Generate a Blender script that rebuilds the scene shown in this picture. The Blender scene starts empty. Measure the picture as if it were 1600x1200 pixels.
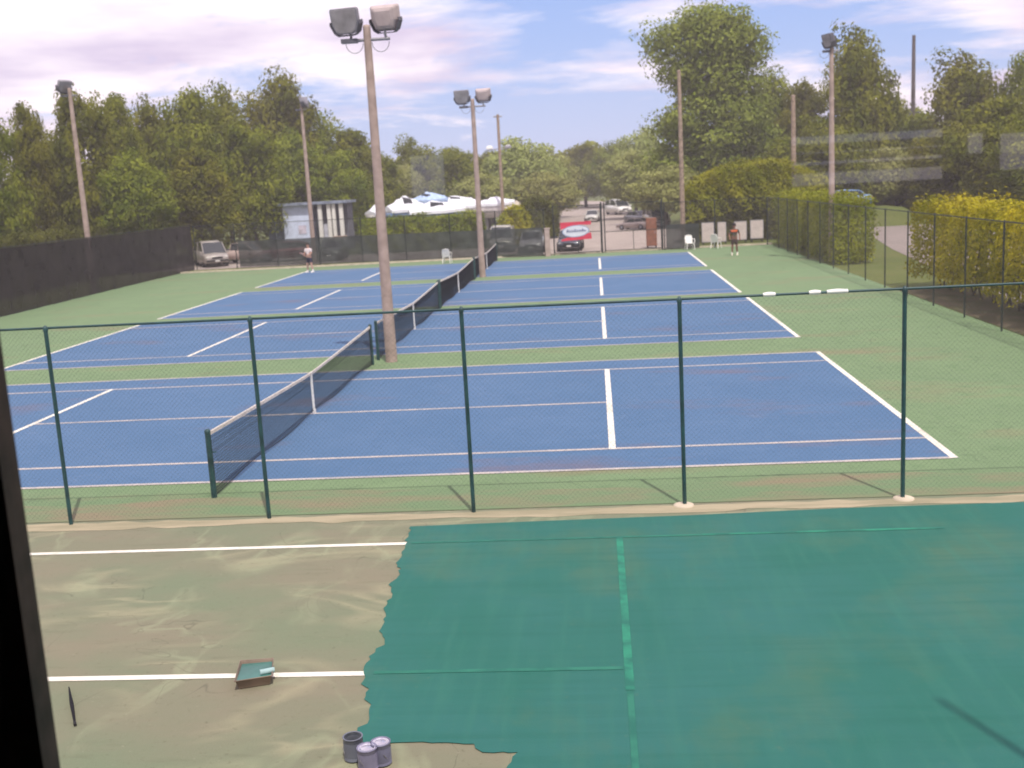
import bpy, bmesh, math, random
import numpy as np
from mathutils import Vector, Matrix
random.seed(7)
R = math.radians
scene = bpy.context.scene
COL = scene.collection

# ------------------------------------------------------------------ camera
CAM = np.array([6.2658, -17.4028, 4.6858]); YAW, PIT, ROL, F = -0.0837, -0.1810, -0.0551, 1707.0
_cy, _sy = math.cos(YAW), math.sin(YAW)
FW = np.array([_sy*math.cos(PIT), _cy*math.cos(PIT), math.sin(PIT)])
_rt = np.array([_cy, -_sy, 0.0]); _up = np.cross(_rt, FW)
RT = _rt*math.cos(ROL) + _up*math.sin(ROL); UP = -_rt*math.sin(ROL) + _up*math.cos(ROL)
cam = bpy.data.cameras.new('camera'); camo = bpy.data.objects.new('camera', cam); COL.objects.link(camo)
m = Matrix([[RT[0], UP[0], -FW[0], CAM[0]], [RT[1], UP[1], -FW[1], CAM[1]], [RT[2], UP[2], -FW[2], CAM[2]], [0, 0, 0, 1]])
camo.matrix_world = m
cam.sensor_width = 36; cam.lens = 36*F/1600; cam.clip_start = 0.05; cam.clip_end = 3000
cam.dof.use_dof = True; cam.dof.focus_distance = 6.0; cam.dof.aperture_fstop = 3.4
scene.camera = camo

def ray(u, v): return FW + RT*(u-800)/F + UP*(600-v)/F
def G(u, v, z=0.0):                      # ground point seen at a pixel of the 1600x1200 photograph
    d = ray(u, v); t = (z-CAM[2])/d[2]; return CAM + d*t
def At(u, v, y):                         # point at depth y
    d = ray(u, v); t = (y-CAM[1])/d[1]; return CAM + d*t

# ------------------------------------------------------------------ sun, sky, exposure
SUN_EL = R(63); sx, sy = 0.36, -0.93
sun = bpy.data.lights.new('sun', 'SUN'); sun.energy = 4.2; sun.angle = R(0.6); sun.color = (1.0, 0.95, 0.87)
suno = bpy.data.objects.new('sun', sun); COL.objects.link(suno)
sd = Vector((sx, sy, 0)).normalized()*math.cos(SUN_EL); sd.z = math.sin(SUN_EL)
suno.rotation_euler = (-sd).to_track_quat('-Z', 'Y').to_euler()
world = bpy.data.worlds.new('World'); scene.world = world; world.use_nodes = True
wt = world.node_tree; wt.nodes.clear()
def N(t, tree, **k):
    n = tree.nodes.new(t)
    for a, b in k.items(): setattr(n, a, b)
    return n
L = wt.links.new
out = N('ShaderNodeOutputWorld', wt); bg = N('ShaderNodeBackground', wt); bg.inputs[1].default_value = 0.13
sky = N('ShaderNodeTexSky', wt); sky.sky_type = 'NISHITA'; sky.sun_disc = False
sky.sun_elevation = SUN_EL; sky.sun_rotation = math.atan2(sx, sy); sky.air_density = 1.0; sky.dust_density = 0.3; sky.ozone_density = 2.0
tint = N('ShaderNodeMix', wt, data_type='RGBA', blend_type='MULTIPLY'); tint.inputs[0].default_value = 1
tint.inputs[7].default_value = (0.50, 0.40, 0.32, 1)
L(sky.outputs[0], tint.inputs[6])
base = N('ShaderNodeMix', wt, data_type='RGBA', blend_type='ADD'); base.inputs[0].default_value = 1; base.inputs[7].default_value = (1.5, 2.6, 6.0, 1); L(tint.outputs[2], base.inputs[6])
tc = N('ShaderNodeTexCoord', wt); sp = N('ShaderNodeSeparateXYZ', wt); L(tc.outputs['Generated'], sp.inputs[0])
def mth(op, a, b=None, tree=wt, clamp=False):
    n = N('ShaderNodeMath', tree, operation=op, use_clamp=clamp)
    for i, q in enumerate((a, b)):
        if q is None: continue
        if isinstance(q, (int, float)): n.inputs[i].default_value = q
        else: tree.links.new(q, n.inputs[i])
    return n.outputs[0]
zz = mth('ADD', mth('MAXIMUM', sp.outputs[2], 0.0), 0.10)
cb = N('ShaderNodeCombineXYZ', wt); L(mth('DIVIDE', sp.outputs[0], zz), cb.inputs[0]); L(mth('DIVIDE', sp.outputs[1], zz), cb.inputs[1])
cb.inputs[2].default_value = 7.9
n1 = N('ShaderNodeTexNoise', wt); n1.inputs['Scale'].default_value = 0.72; n1.inputs['Detail'].default_value = 9; n1.inputs['Roughness'].default_value = 0.60
n1.inputs['Distortion'].default_value = 0.25
L(cb.outputs[0], n1.inputs['Vector'])
ax = mth('ABSOLUTE', mth('ADD', sp.outputs[0], 0.03)); bias = mth('MULTIPLY', mth('SUBTRACT', ax, 0.17), 0.75)
hb = mth('MULTIPLY', mth('SUBTRACT', sp.outputs[2], 0.10), 0.35)
cov = mth('ADD', mth('ADD', n1.outputs[0], bias), hb)
rp = N('ShaderNodeValToRGB', wt); rp.color_ramp.elements[0].position = 0.47; rp.color_ramp.elements[1].position = 0.60; L(cov, rp.inputs[0])
n2 = N('ShaderNodeTexNoise', wt); n2.inputs['Scale'].default_value = 1.3; n2.inputs['Detail'].default_value = 6; L(cb.outputs[0], n2.inputs['Vector'])
rc = N('ShaderNodeValToRGB', wt); rc.color_ramp.elements[0].position = 0.36; rc.color_ramp.elements[1].position = 0.62
rc.color_ramp.elements[0].color = (6.6, 5.7, 7.5, 1); rc.color_ramp.elements[1].color = (10.4, 9.4, 10.1, 1)
L(n2.outputs[0], rc.inputs[0])
mx = N('ShaderNodeMix', wt, data_type='RGBA'); L(rp.outputs[0], mx.inputs[0]); L(base.outputs[2], mx.inputs[6]); L(rc.outputs[0], mx.inputs[7])
L(mx.outputs[2], bg.inputs[0]); L(bg.outputs[0], out.inputs[0])
scene.view_settings.view_transform = 'Standard'; scene.view_settings.look = 'None'
scene.view_settings.exposure = 0.08; scene.view_settings.gamma = 1
scene.cycles.max_bounces = 8; scene.cycles.transparent_max_bounces = 24; scene.cycles.volume_bounces = 0

# ------------------------------------------------------------------ materials
MATS = {}
def mat(name, col, rough=0.8, metal=0.0, vary=0.25, scale=3.0, spec=0.3, col2=None, bump=0.0, trans=0.0, obj_rand=0.0, coat=0.0, detail=5, sss=0.0, lo=0.35, hi=0.65):
    if name in MATS: return MATS[name]
    M = bpy.data.materials.new(name); M.use_nodes = True; t = M.node_tree; t.nodes.clear()
    o = N('ShaderNodeOutputMaterial', t); b = N('ShaderNodeBsdfPrincipled', t)
    b.inputs['Roughness'].default_value = rough; b.inputs['Metallic'].default_value = metal
    b.inputs['Specular IOR Level'].default_value = spec; b.inputs['Coat Weight'].default_value = coat
    tcx = N('ShaderNodeTexCoord', t); nz = N('ShaderNodeTexNoise', t); nz.inputs['Scale'].default_value = scale; nz.inputs['Detail'].default_value = detail
    t.links.new(tcx.outputs['Object'], nz.inputs['Vector'])
    r = N('ShaderNodeValToRGB', t); r.color_ramp.elements[0].position = lo; r.color_ramp.elements[1].position = hi
    c2 = col2 if col2 else tuple(min(1, c*(1+vary)) for c in col)
    c1 = col if col2 else tuple(c*(1-vary) for c in col)
    r.color_ramp.elements[0].color = (*c1, 1); r.color_ramp.elements[1].color = (*c2, 1)
    t.links.new(nz.outputs[0], r.inputs[0]); colout = r.outputs[0]
    if obj_rand:
        oi = N('ShaderNodeObjectInfo', t); hs = N('ShaderNodeHueSaturation', t)
        t.links.new(mth('ADD', mth('MULTIPLY', oi.outputs['Random'], 0.03, t), 0.485, t), hs.inputs['Hue'])
        t.links.new(mth('ADD', mth('MULTIPLY', oi.outputs['Random'], obj_rand, t), 1-obj_rand/2, t), hs.inputs['Value'])
        t.links.new(colout, hs.inputs['Color']); colout = hs.outputs[0]
    t.links.new(colout, b.inputs['Base Color'])
    if bump:
        bp = N('ShaderNodeBump', t); bp.inputs['Strength'].default_value = bump; n3 = N('ShaderNodeTexNoise', t); n3.inputs['Scale'].default_value = scale*6
        t.links.new(tcx.outputs['Object'], n3.inputs['Vector']); t.links.new(n3.outputs[0], bp.inputs['Height']); t.links.new(bp.outputs[0], b.inputs['Normal'])
    sh = b.outputs[0]
    if sss:
        tl = N('ShaderNodeBsdfTranslucent', t); t.links.new(colout, tl.inputs[0]); mm = N('ShaderNodeMixShader', t); mm.inputs[0].default_value = sss
        t.links.new(sh, mm.inputs[1]); t.links.new(tl.outputs[0], mm.inputs[2]); sh = mm.outputs[0]
    if trans:
        tr = N('ShaderNodeBsdfTransparent', t); mm = N('ShaderNodeMixShader', t); mm.inputs[0].default_value = trans
        t.links.new(sh, mm.inputs[1]); t.links.new(tr.outputs[0], mm.inputs[2]); sh = mm.outputs[0]
    t.links.new(sh, o.inputs[0]); MATS[name] = M; return M

def layered(name, base, layers, rough=0.9, bump=0.15, spec=0.2):
    """base colour plus a list of (colour, scale(x,y), lo, hi, amount, kind) mottles on object coordinates"""
    M = bpy.data.materials.new(name); M.use_nodes = True; t = M.node_tree; t.nodes.clear()
    o = N('ShaderNodeOutputMaterial', t); b = N('ShaderNodeBsdfPrincipled', t); b.inputs['Roughness'].default_value = rough; b.inputs['Specular IOR Level'].default_value = spec
    tcx = N('ShaderNodeTexCoord', t); rgb = N('ShaderNodeRGB', t); rgb.outputs[0].default_value = (*base, 1); cur = rgb.outputs[0]
    for i, (c, sc, lo, hi, amt, kind) in enumerate(layers):
        mp = N('ShaderNodeMapping', t); mp.inputs['Scale'].default_value = (sc[0], sc[1], 1); mp.inputs['Location'].default_value = (i*7.3, i*3.1, 0)
        mp.inputs['Rotation'].default_value = (0, 0, sc[2] if len(sc) > 2 else 0)
        t.links.new(tcx.outputs['Object'], mp.inputs[0])
        if kind == 'crack':
            nn = N('ShaderNodeTexNoise', t); nn.inputs['Scale'].default_value = 1; nn.inputs['Detail'].default_value = 3; nn.inputs['Distortion'].default_value = 0.8
            t.links.new(mp.outputs[0], nn.inputs['Vector'])
            f = mth('SUBTRACT', 1.0, mth('MULTIPLY', mth('ABSOLUTE', mth('SUBTRACT', nn.outputs[0], 0.5, t), None, t), 1.0/hi, t), t, clamp=True)
            n5 = N('ShaderNodeTexNoise', t); n5.inputs['Scale'].default_value = 0.7; t.links.new(tcx.outputs['Object'], n5.inputs['Vector'])
            f = mth('MULTIPLY', f, mth('MULTIPLY', mth('SUBTRACT', n5.outputs[0], 0.42, t), 6.0, t, clamp=True), t)
        else:
            nn = N('ShaderNodeTexNoise', t); nn.inputs['Scale'].default_value = 1; nn.inputs['Detail'].default_value = 6; nn.inputs['Roughness'].default_value = 0.6
            t.links.new(mp.outputs[0], nn.inputs['Vector'])
            r = N('ShaderNodeMapRange', t); r.inputs['From Min'].default_value = lo; r.inputs['From Max'].default_value = hi; t.links.new(nn.outputs[0], r.inputs[0]); f = r.outputs[0]
        f = mth('MULTIPLY', f, amt, t)
        k = N('ShaderNodeMix', t, data_type='RGBA'); t.links.new(f, k.inputs[0]); t.links.new(cur, k.inputs[6]); k.inputs[7].default_value = (*c, 1); cur = k.outputs[2]
    t.links.new(cur, b.inputs['Base Color'])
    if bump:
        bp = N('ShaderNodeBump', t); bp.inputs['Strength'].default_value = bump; bp.inputs['Distance'].default_value = 0.01; n3 = N('ShaderNodeTexNoise', t); n3.inputs['Scale'].default_value = 60
        t.links.new(tcx.outputs['Object'], n3.inputs['Vector']); t.links.new(n3.outputs[0], bp.inputs['Height']); t.links.new(bp.outputs[0], b.inputs['Normal'])
    t.links.new(b.outputs[0], o.inputs[0]); MATS[name] = M; return M

M_green = layered('court_green', (0.146, 0.215, 0.112), [((0.17, 0.25, 0.125), (0.5, 0.5), 0.4, 0.7, 0.6, 'n'), ((0.22, 0.17, 0.11), (0.16, 0.4), 0.56, 0.70, 0.6, 'n'), ((0.10, 0.17, 0.08), (2.5, 2.5), 0.5, 0.7, 0.4, 'n'), ((0.07, 0.10, 0.06), (0.9, 0.5, 0.6), 0, 0.012, 0.35, 'crack'), ((0.24, 0.27, 0.19), (9, 9), 0.62, 0.75, 0.5, 'n')])
M_blue = layered('court_blue', (0.072, 0.140, 0.250), [((0.094, 0.166, 0.285), (0.4, 0.4), 0.4, 0.7, 0.6, 'n'), ((0.14, 0.125, 0.17), (0.22, 0.5), 0.58, 0.70, 0.7, 'n'), ((0.062, 0.126, 0.228), (3, 3), 0.45, 0.7, 0.35, 'n'), ((0.14, 0.20, 0.31), (1.2, 3.5, 0.2), 0, 0.02, 0.35, 'crack'), ((0.15, 0.20, 0.30), (10, 10), 0.64, 0.76, 0.6, 'n')])
M_line = layered('line_paint', (0.74, 0.70, 0.62), [((0.42, 0.40, 0.33), (5, 5), 0.52, 0.68, 0.6, 'n'), ((0.50, 0.46, 0.38), (0.7, 0.7), 0.5, 0.65, 0.5, 'n')])
M_linef = layered('faded_line_paint', (0.47, 0.42, 0.39), [((0.22, 0.25, 0.29), (5, 5), 0.5, 0.66, 0.6, 'n'), ((0.28, 0.28, 0.30), (0.5, 0.5), 0.48, 0.6, 0.6, 'n')])
M_old = layered('old_court', (0.182, 0.180, 0.122), [((0.148, 0.185, 0.115), (0.25, 0.4), 0.42, 0.62, 0.8, 'n'), ((0.215, 0.180, 0.130), (0.4, 0.9), 0.50, 0.68, 0.55, 'n'),
    ((0.34, 0.315, 0.20), (0.30, 0.75, 0.35), 0, 0.05, 0.42, 'crack'), ((0.29, 0.32, 0.20), (0.7, 0.45, 1.2), 0, 0.04, 0.38, 'crack'), ((0.05, 0.05, 0.04), (0.55, 0.5, 0.8), 0, 0.003, 0.4, 'crack'), ((0.12, 0.125, 0.08), (1.2, 6), 0.58, 0.75, 0.45, 'n'),
    ((0.11, 0.11, 0.07), (14, 14), 0.60, 0.72, 0.6, 'n'), ((0.33, 0.31, 0.22), (22, 22), 0.64, 0.74, 0.6, 'n')], bump=.4)
M_teal = layered('wet_teal_paint', (0.021, 0.120, 0.093), [((0.030, 0.130, 0.118), (0.35, 0.3), 0.42, 0.62, 0.75, 'n'), ((0.070, 0.135, 0.082), (0.5, 0.4), 0.52, 0.70, 0.6, 'n'), ((0.017, 0.104, 0.080), (0.35, 7), 0.48, 0.66, 0.42, 'n'),
    ((0.036, 0.150, 0.112), (6, 0.5), 0.50, 0.68, 0.4, 'n'), ((0.08, 0.15, 0.10), (9, 9), 0.62, 0.78, 0.45, 'n'), ((0.03, 0.13, 0.1), (0.4, 1.1, .5), 0, 0.02, 0.35, 'crack')], rough=0.7, bump=0.15, spec=0.15)
M_teal2 = layered('teal_over_line', (0.030, 0.215, 0.135), [((0.021, 0.120, 0.093), (2.5, 2.5), 0.42, 0.60, 0.9, 'n')], rough=0.7, bump=0, spec=.15)
M_teal3 = layered('teal_over_thin_line', (0.030, 0.165, 0.115), [((0.021, 0.120, 0.093), (2.5, 2.5), 0.42, 0.60, 0.9, 'n')], rough=0.7, bump=0, spec=.15)
M_grass = layered('grass', (0.10, 0.125, 0.030), [((0.14, 0.15, 0.04), (0.3, 0.3), 0.4, 0.65, 0.7, 'n'), ((0.16, 0.13, 0.06), (0.8, 0.8), 0.55, 0.75, 0.6, 'n'), ((0.05, 0.07, 0.02), (6, 6), 0.45, 0.7, 0.5, 'n')], bump=0.5)
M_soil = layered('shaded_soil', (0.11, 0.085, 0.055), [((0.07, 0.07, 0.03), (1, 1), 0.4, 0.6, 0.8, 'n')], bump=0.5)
M_lot = layered('lot_asphalt', (0.36, 0.30, 0.265), [((0.26, 0.22, 0.2), (0.2, 0.2), 0.4, 0.65, 0.7, 'n'), ((0.40, 0.35, 0.30), (0.8, 0.3), 0.5, 0.7, 0.6, 'n')])
M_path = layered('path_asphalt', (0.27, 0.225, 0.205), [((0.22, 0.19, 0.17), (0.4, 0.4), 0.4, 0.65, 0.7, 'n')])
M_conc = mat('footing_concrete', (0.55, 0.47, 0.36), vary=0.15)
M_post = mat('fence_green_paint', (0.012, 0.052, 0.055), rough=0.45, spec=0.5, vary=0.3, scale=5)
M_postd = mat('fence_dark_paint', (0.022, 0.030, 0.027), rough=0.6, vary=0.3)
M_wire = mat('vinyl_wire', (0.05, 0.075, 0.062), rough=0.4, spec=0.5, vary=0.2)
M_wiref = mat('weathered_wire', (0.09, 0.10, 0.09), rough=0.6, vary=0.2)
M_white = mat('white_plastic', (0.82, 0.80, 0.76), rough=0.4, vary=0.05)
M_pole = mat('concrete_pole', (0.36, 0.275, 0.235), vary=0.16, scale=4, bump=0.1)
M_wood = mat('weathered_pole_wood', (0.30, 0.225, 0.17), vary=0.3, scale=6)
M_steel = mat('galvanised_steel', (0.30, 0.29, 0.31), rough=0.5, metal=0.3, vary=0.2)
M_lamp = mat('lamp_housing', (0.27, 0.26, 0.29), rough=0.45, metal=0.2, vary=0.15)
M_lampd = mat('lamp_visor', (0.10, 0.10, 0.12), rough=0.5, vary=0.15)
M_lamppale = mat('lamp_pale_housing', (0.45, 0.37, 0.36), rough=0.45, vary=0.12)
M_lens = mat('lamp_lens', (0.30, 0.28, 0.29), rough=0.15, spec=0.6, vary=0.2)
M_twine = mat('net_twine', (0.012, 0.016, 0.020), rough=0.9, vary=0.1)
M_band = mat('net_headband', (0.62, 0.56, 0.50), rough=0.9, vary=0.12)
M_dark = mat('dark_rubber', (0.018, 0.018, 0.020), rough=0.8, vary=0.2)
M_glass = mat('car_glass', (0.03, 0.035, 0.04), rough=0.08, spec=0.7, vary=0.1)
M_chrome = mat('bright_tin', (0.75, 0.73, 0.78), rough=0.18, metal=1.0, vary=0.08)
M_bark = mat('bark', (0.085, 0.062, 0.045), vary=0.35, scale=5, bump=0.4)

def screen_mat(name, col, trans):
    return mat(name, col, rough=0.95, trans=trans, vary=0.3, scale=1.3, sss=0.25)
M_scr_far = screen_mat('green_grey_windscreen', (0.060, 0.070, 0.066), 0.13)
M_scr_left = screen_mat('dark_windscreen', (0.030, 0.026, 0.026), 0.10)

# ------------------------------------------------------------------ mesh helpers
class MB:
    def __init__(s): s.v = []; s.f = []; s.sm = []
    def add(s, vs, fs, smooth=False):
        o = len(s.v); s.v += [tuple(map(float, v)) for v in vs]; s.f += [tuple(i+o for i in f) for f in fs]; s.sm += [smooth]*len(fs); return s
    def box(s, x0, x1, y0, y1, z0, z1, M=None):
        vs = [(x, y, z) for z in (z0, z1) for y in (y0, y1) for x in (x0, x1)]
        if M is not None: vs = [tuple(M @ Vector(v)) for v in vs]
        return s.add(vs, [(0, 2, 3, 1), (4, 5, 7, 6), (0, 1, 5, 4), (2, 6, 7, 3), (0, 4, 6, 2), (1, 3, 7, 5)])
    def tube(s, pts, rad, n=10, cap=True, smooth=True):
        pts = [Vector(p) for p in pts]; rs = rad if isinstance(rad, (list, tuple)) else [rad]*len(pts)
        vs = []; prev = None
        for i, p in enumerate(pts):
            d = (pts[min(i+1, len(pts)-1)] - pts[max(i-1, 0)]).normalized()
            a = d.orthogonal() if prev is None else prev - d*prev.dot(d)
            a.normalize(); prev = a; b = d.cross(a)
            for k in range(n):
                t = 2*math.pi*k/n; vs.append(p + (a*math.cos(t) + b*math.sin(t))*rs[i])
        fs = [(i*n+k, i*n+(k+1) % n, (i+1)*n+(k+1) % n, (i+1)*n+k) for i in range(len(pts)-1) for k in range(n)]
        s.add(vs, fs, smooth)
        if cap: s.add(vs[:n], [tuple(reversed(range(n)))]); s.add(vs[-n:], [tuple(range(n))])
        return s
    def lathe(s, prof, n=16, c=(0, 0, 0), smooth=True):
        vs = [(c[0]+r*math.cos(2*math.pi*k/n), c[1]+r*math.sin(2*math.pi*k/n), c[2]+z) for r, z in prof for k in range(n)]
        fs = [(i*n+k, i*n+(k+1) % n, (i+1)*n+(k+1) % n, (i+1)*n+k) for i in range(len(prof)-1) for k in range(n)]
        return s.add(vs, fs, smooth)
    def loft(s, rings, cap=True, smooth=False):
        n = len(rings[0]); vs = [v for r in rings for v in r]
        fs = [(i*n+k, i*n+(k+1) % n, (i+1)*n+(k+1) % n, (i+1)*n+k) for i in range(len(rings)-1) for k in range(n)]
        if cap: fs += [tuple(reversed(range(n))), tuple((len(rings)-1)*n+k for k in range(n))]
        return s.add(vs, fs, smooth)
    def build(s, name, m, parent=None, bevel=0.0):
        me = bpy.data.meshes.new(name); me.from_pydata(s.v, [], s.f); me.materials.append(m)
        me.polygons.foreach_set('use_smooth', s.sm); me.update()
        o = bpy.data.objects.new(name, me); COL.objects.link(o)
        if parent: o.parent = parent
        if bevel:
            b = o.modifiers.new('bevel', 'BEVEL'); b.width = bevel; b.segments = 2; b.limit_method = 'ANGLE'
        return o
def tag(o, label, cat, group=None, kind=None):
    if label: o['label'] = label
    if cat: o['category'] = cat
    if group: o['group'] = group
    if kind: o['kind'] = kind
    return o
def thing(name, label, cat, loc=(0, 0, 0), rz=0.0, group=None, scale=1.0):
    o = bpy.data.objects.new(name, None); COL.objects.link(o); o.location = tuple(map(float, loc)); o.rotation_euler = (0, 0, rz)
    if scale != 1.0: o.scale = (scale,)*3 if isinstance(scale, (int, float)) else scale
    return tag(o, label, cat, group)
def copy_tree(o, parent=None):
    c = o.copy(); COL.objects.link(c); c.parent = parent
    for ch in list(o.children): copy_tree(ch, c)
    return c
def sheet(name, poly, z, m, kind='structure'):
    mb = MB(); mb.add([(p[0], p[1], z) for p in poly], [tuple(range(len(poly)))]); o = mb.build(name, m)
    bm = bmesh.new(); bm.from_mesh(o.data); bmesh.ops.triangulate(bm, faces=bm.faces)
    bmesh.ops.recalc_face_normals(bm, faces=bm.faces)
    for f in bm.faces:
        if f.normal.z < 0: f.normal_flip()
    bm.to_mesh(o.data); bm.free(); o['kind'] = kind; return o

# ------------------------------------------------------------------ the setting
sheet('ground', [(-900, -300), (900, -300), (900, 1500), (-900, 1500)], -0.03, M_grass)
sheet('court_surface', [(-21.4, -2.0), (17.4, -2.0), (17.4, 53.6), (-21.4, 53.6)], 0.0, M_green)
sheet('old_court_surface', [(-21.4, -16.3), (17.4, -16.3), (17.4, -1.98), (-21.4, -1.98)], -0.004, M_old)
g0 = [0, 10.97+2.628, 2*10.97+2.628+1.443, 3*10.97+2.628+1.443+2.261]
W = 10.97; HL = 11.885
sheets = MB(); lines = MB(); fades = MB()
def quad(mb, x0, x1, y0, y1, z): mb.add([(x0, y0, z), (x1, y0, z), (x1, y1, z), (x0, y1, z)], [(0, 1, 2, 3)])
for y in g0:
    quad(sheets, -HL, HL, y, y+W, 0.004)
    for sgn in (-1, 1):                       # baselines and service lines (crisp), running away from the viewer
        a, b = sorted((sgn*HL, sgn*(HL-0.12))); quad(lines, a, b, y-0.0, y+W, 0.009)
        a, b = sorted((sgn*6.43, sgn*6.37)); quad(lines, a-0.03, b+0.03, y+1.37, y+W-1.37, 0.009)
    for yy, x1, ww, mbx in ((y, HL-.1, .05, fades), (y+W-.05, HL-.1, .05, fades), (y+1.37, HL-.1, .05, fades), (y+W-1.37-.05, HL-.1, .05, fades), (y+W/2-.025, 6.35, .05, fades)):
        quad(mbx, -x1, x1, yy-.03, yy+ww+.03, 0.0086)
sheets.build('blue_court_paint', M_blue)['kind'] = 'structure'
lines.build('court_lines', M_line)['kind'] = 'structure'
fades.build('faded_court_lines', M_linef)['kind'] = 'structure'
ol = MB(); quad(ol, -21, 3.9, -3.515, -3.415, 0.001); quad(ol, -21, 4.2, -7.475, -7.375, 0.001)
ol.build('old_court_lines', M_line)['kind'] = 'structure'
edge_px = [(641, 823), (634, 850), (621, 883), (625, 898), (610, 911), (612, 935), (599, 951), (601, 972), (595, 983), (601, 1003), (586, 1020), (569, 1042), (564, 1069), (577, 1077), (569, 1093), (580, 1101), (577, 1125), (558, 1143), (569, 1162), (650, 1160), (741, 1163), (754, 1176), (809, 1176), (799, 1191), (790, 1203)]
ep = [tuple(G(u, v)[:2]) for u, v in edge_px]; ep2 = []
rr = random.Random(3)
for a, b in zip(ep, ep[1:]):
    ep2.append(a); d = (b[0]-a[0], b[1]-a[1])
    k_ = max(2, int(math.hypot(*d)/.07))
    for i in range(1, k_): t = i/k_; ep2.append((a[0]+d[0]*t+rr.choice((-.035, -.012, 0, .014, .04))*rr.uniform(.4, 1), a[1]+d[1]*t+rr.uniform(-.012, .012)))
ep2.append(ep[-1])
sheet('fresh_teal_paint', ep2+[(5.2, -13.5), (16.9, -13.5), (16.9, -2.33), (12, -2.45), (9.5, -2.48), (7.4, -2.60), (5.4, -2.66)], 0.005, M_teal)
tl = MB(); quad(tl, 6.37, 6.455, -7.9, -3.5, 0.0095); quad(tl, 7.5, 10.6, -3.50, -3.43, 0.0095); tl.build('covered_service_line', M_teal2)['kind'] = 'structure'
tl = MB(); quad(tl, 3.62, 7.49, -3.50, -3.44, 0.0092); quad(tl, 3.9, 6.36, -7.46, -7.39, 0.0092); quad(tl, 6.38, 6.44, -11, -7.91, 0.0092); tl.build('covered_court_line', M_teal3)['kind'] = 'structure'
pp = lambda L_: [tuple(G(u, v)[:2]) for u, v in L_]
sheet('parking_lot', [(2.6, 53.7), (12.2, 53.7), (14.5, 64), (13.5, 90), (12, 130), (8, 220), (-6, 260), (-8, 200), (1.5, 130), (-4.0, 100), (-5, 84), (-1, 76), (0.5, 66)], -0.018, M_lot)
sheet('car_park_strip', [(-26, 57), (2.55, 57), (0.4, 66), (-26, 66)], -0.022, M_lot)
sheet('footpath', [(18.6, 5), (20.6, 27.8), (22.6, 45), (27.3, 76), (34.5, 76), (30, 45), (27.5, 27.8), (25.5, 5)], -0.016, M_path)
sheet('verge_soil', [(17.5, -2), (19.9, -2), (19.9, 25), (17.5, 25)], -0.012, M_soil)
kb = MB(); kb.box(-21.4, 17.4, 53.62, 53.85, -0.02, 0.10); kb.build('far_kerb', M_conc)['kind'] = 'structure'
ks = layered('worn_strip', (0.36, 0.31, 0.21), [((0.24, 0.22, 0.14), (0.6, 3), 0.4, 0.6, 0.8, 'n')])
kk = [(x, -2.10+random.uniform(-.05, .05)) for x in np.arange(-8, 17.3, .35)]
sheet('worn_strip', kk + [(x, -2.40+random.uniform(-.08, .06)) for x in np.arange(17, -8.2, -.35)], 0.0, ks)
ks2 = layered('swept_dust', (0.22, 0.19, 0.12), [((0.146, 0.215, 0.112), (0.35, 1.2), 0.36, 0.56, 1.0, 'n')])
sheet('swept_dust', [(x, -0.9+0.2*math.sin(x*.8)+random.uniform(-.05, .05)) for x in np.arange(-20, 17.3, .5)] + [(17.2, -2.0), (-20, -2.0)], 0.004, ks2)

# ------------------------------------------------------------------ the clubhouse the picture is taken from
cx, cy, cz = CAM; WD = 2.0; WY = cy+WD
M_wall_in = mat('dark_interior_wall', (0.04, 0.035, 0.035), vary=0.2)
M_wall_out = mat('clubhouse_siding', (0.35, 0.32, 0.28), vary=0.12)
M_frame = mat('dark_window_frame', (0.085, 0.055, 0.045), rough=0.5, vary=0.3, scale=12)
M_frame2 = mat('brown_window_frame', (0.045, 0.014, 0.010), rough=0.5, vary=0.3, scale=12)
ch = thing('clubhouse', 'clubhouse with dark window frame at the left edge of the view', 'building', (cx, WY, -0.03))
jx = -0.5735*(WD+.028); jx2 = -0.6145*(WD+.028); RX = 2.4; Z0 = 3.30; Z1 = 5.75        # opening, relative to cx
wf = MB()
H0 = 0.03
wf.box(-7, jx2-0.19, 0.03, 0.25, 0, 6.3); wf.box(RX+.08, 7, 0.03, 0.25, 0, 6.3); wf.box(jx2-.19, RX+.08, 0.03, 0.25, 0, Z0-.06); wf.box(jx2-.19, RX+.08, 0.03, 0.25, Z1+.06, 6.3)
wf.build('wall', M_wall_out, ch)
yb = -WD-5.0
def bx_(u, v):                                # where a reflection seen at this pixel lies on the back wall
    d = ray(u, v); k = (WD+abs(yb))/d[1]; return d[0]*k, cz+d[2]*k+0.03
bw = MB(); ops = []
for (u0, v0, u1, v1) in [(1238, 200, 1482, 292), (1512, 206, 1546, 240), (1562, 203, 1660, 266), (640, 240, 692, 306)]:
    a = bx_(u0, v1); b = bx_(u1, v0); ops.append((a[0], b[0], a[1], b[1]))
ops.sort()
x = -7
for a, b, c, d in ops:
    bw.box(x, a, yb-.15, yb, 0, 6.3); bw.box(a, b, yb-.15, yb, 0, c); bw.box(a, b, yb-.15, yb, d, 6.3); x = b
bw.box(x, 7, yb-.15, yb, 0, 6.3)
bw.box(-7, -6.85, yb, 0.03, 0, 6.3); bw.box(6.85, 7, yb, 0.03, 0, 6.3)
bw.build('inner_wall', M_wall_in, ch)
fl = MB(); fl.box(-6.85, 6.85, yb, 0.03, 2.8, 2.95); fl.box(-7.0, 7.0, yb-.15, 0.25, 6.3, 6.5); fl.build('floor_and_ceiling', M_wall_in, ch)
rf = MB(); rf.box(-7.3, 7.3, yb-.45, 0.45, 6.5, 6.62); rf.build('roof', M_dark, ch)
slat = MB()
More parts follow.
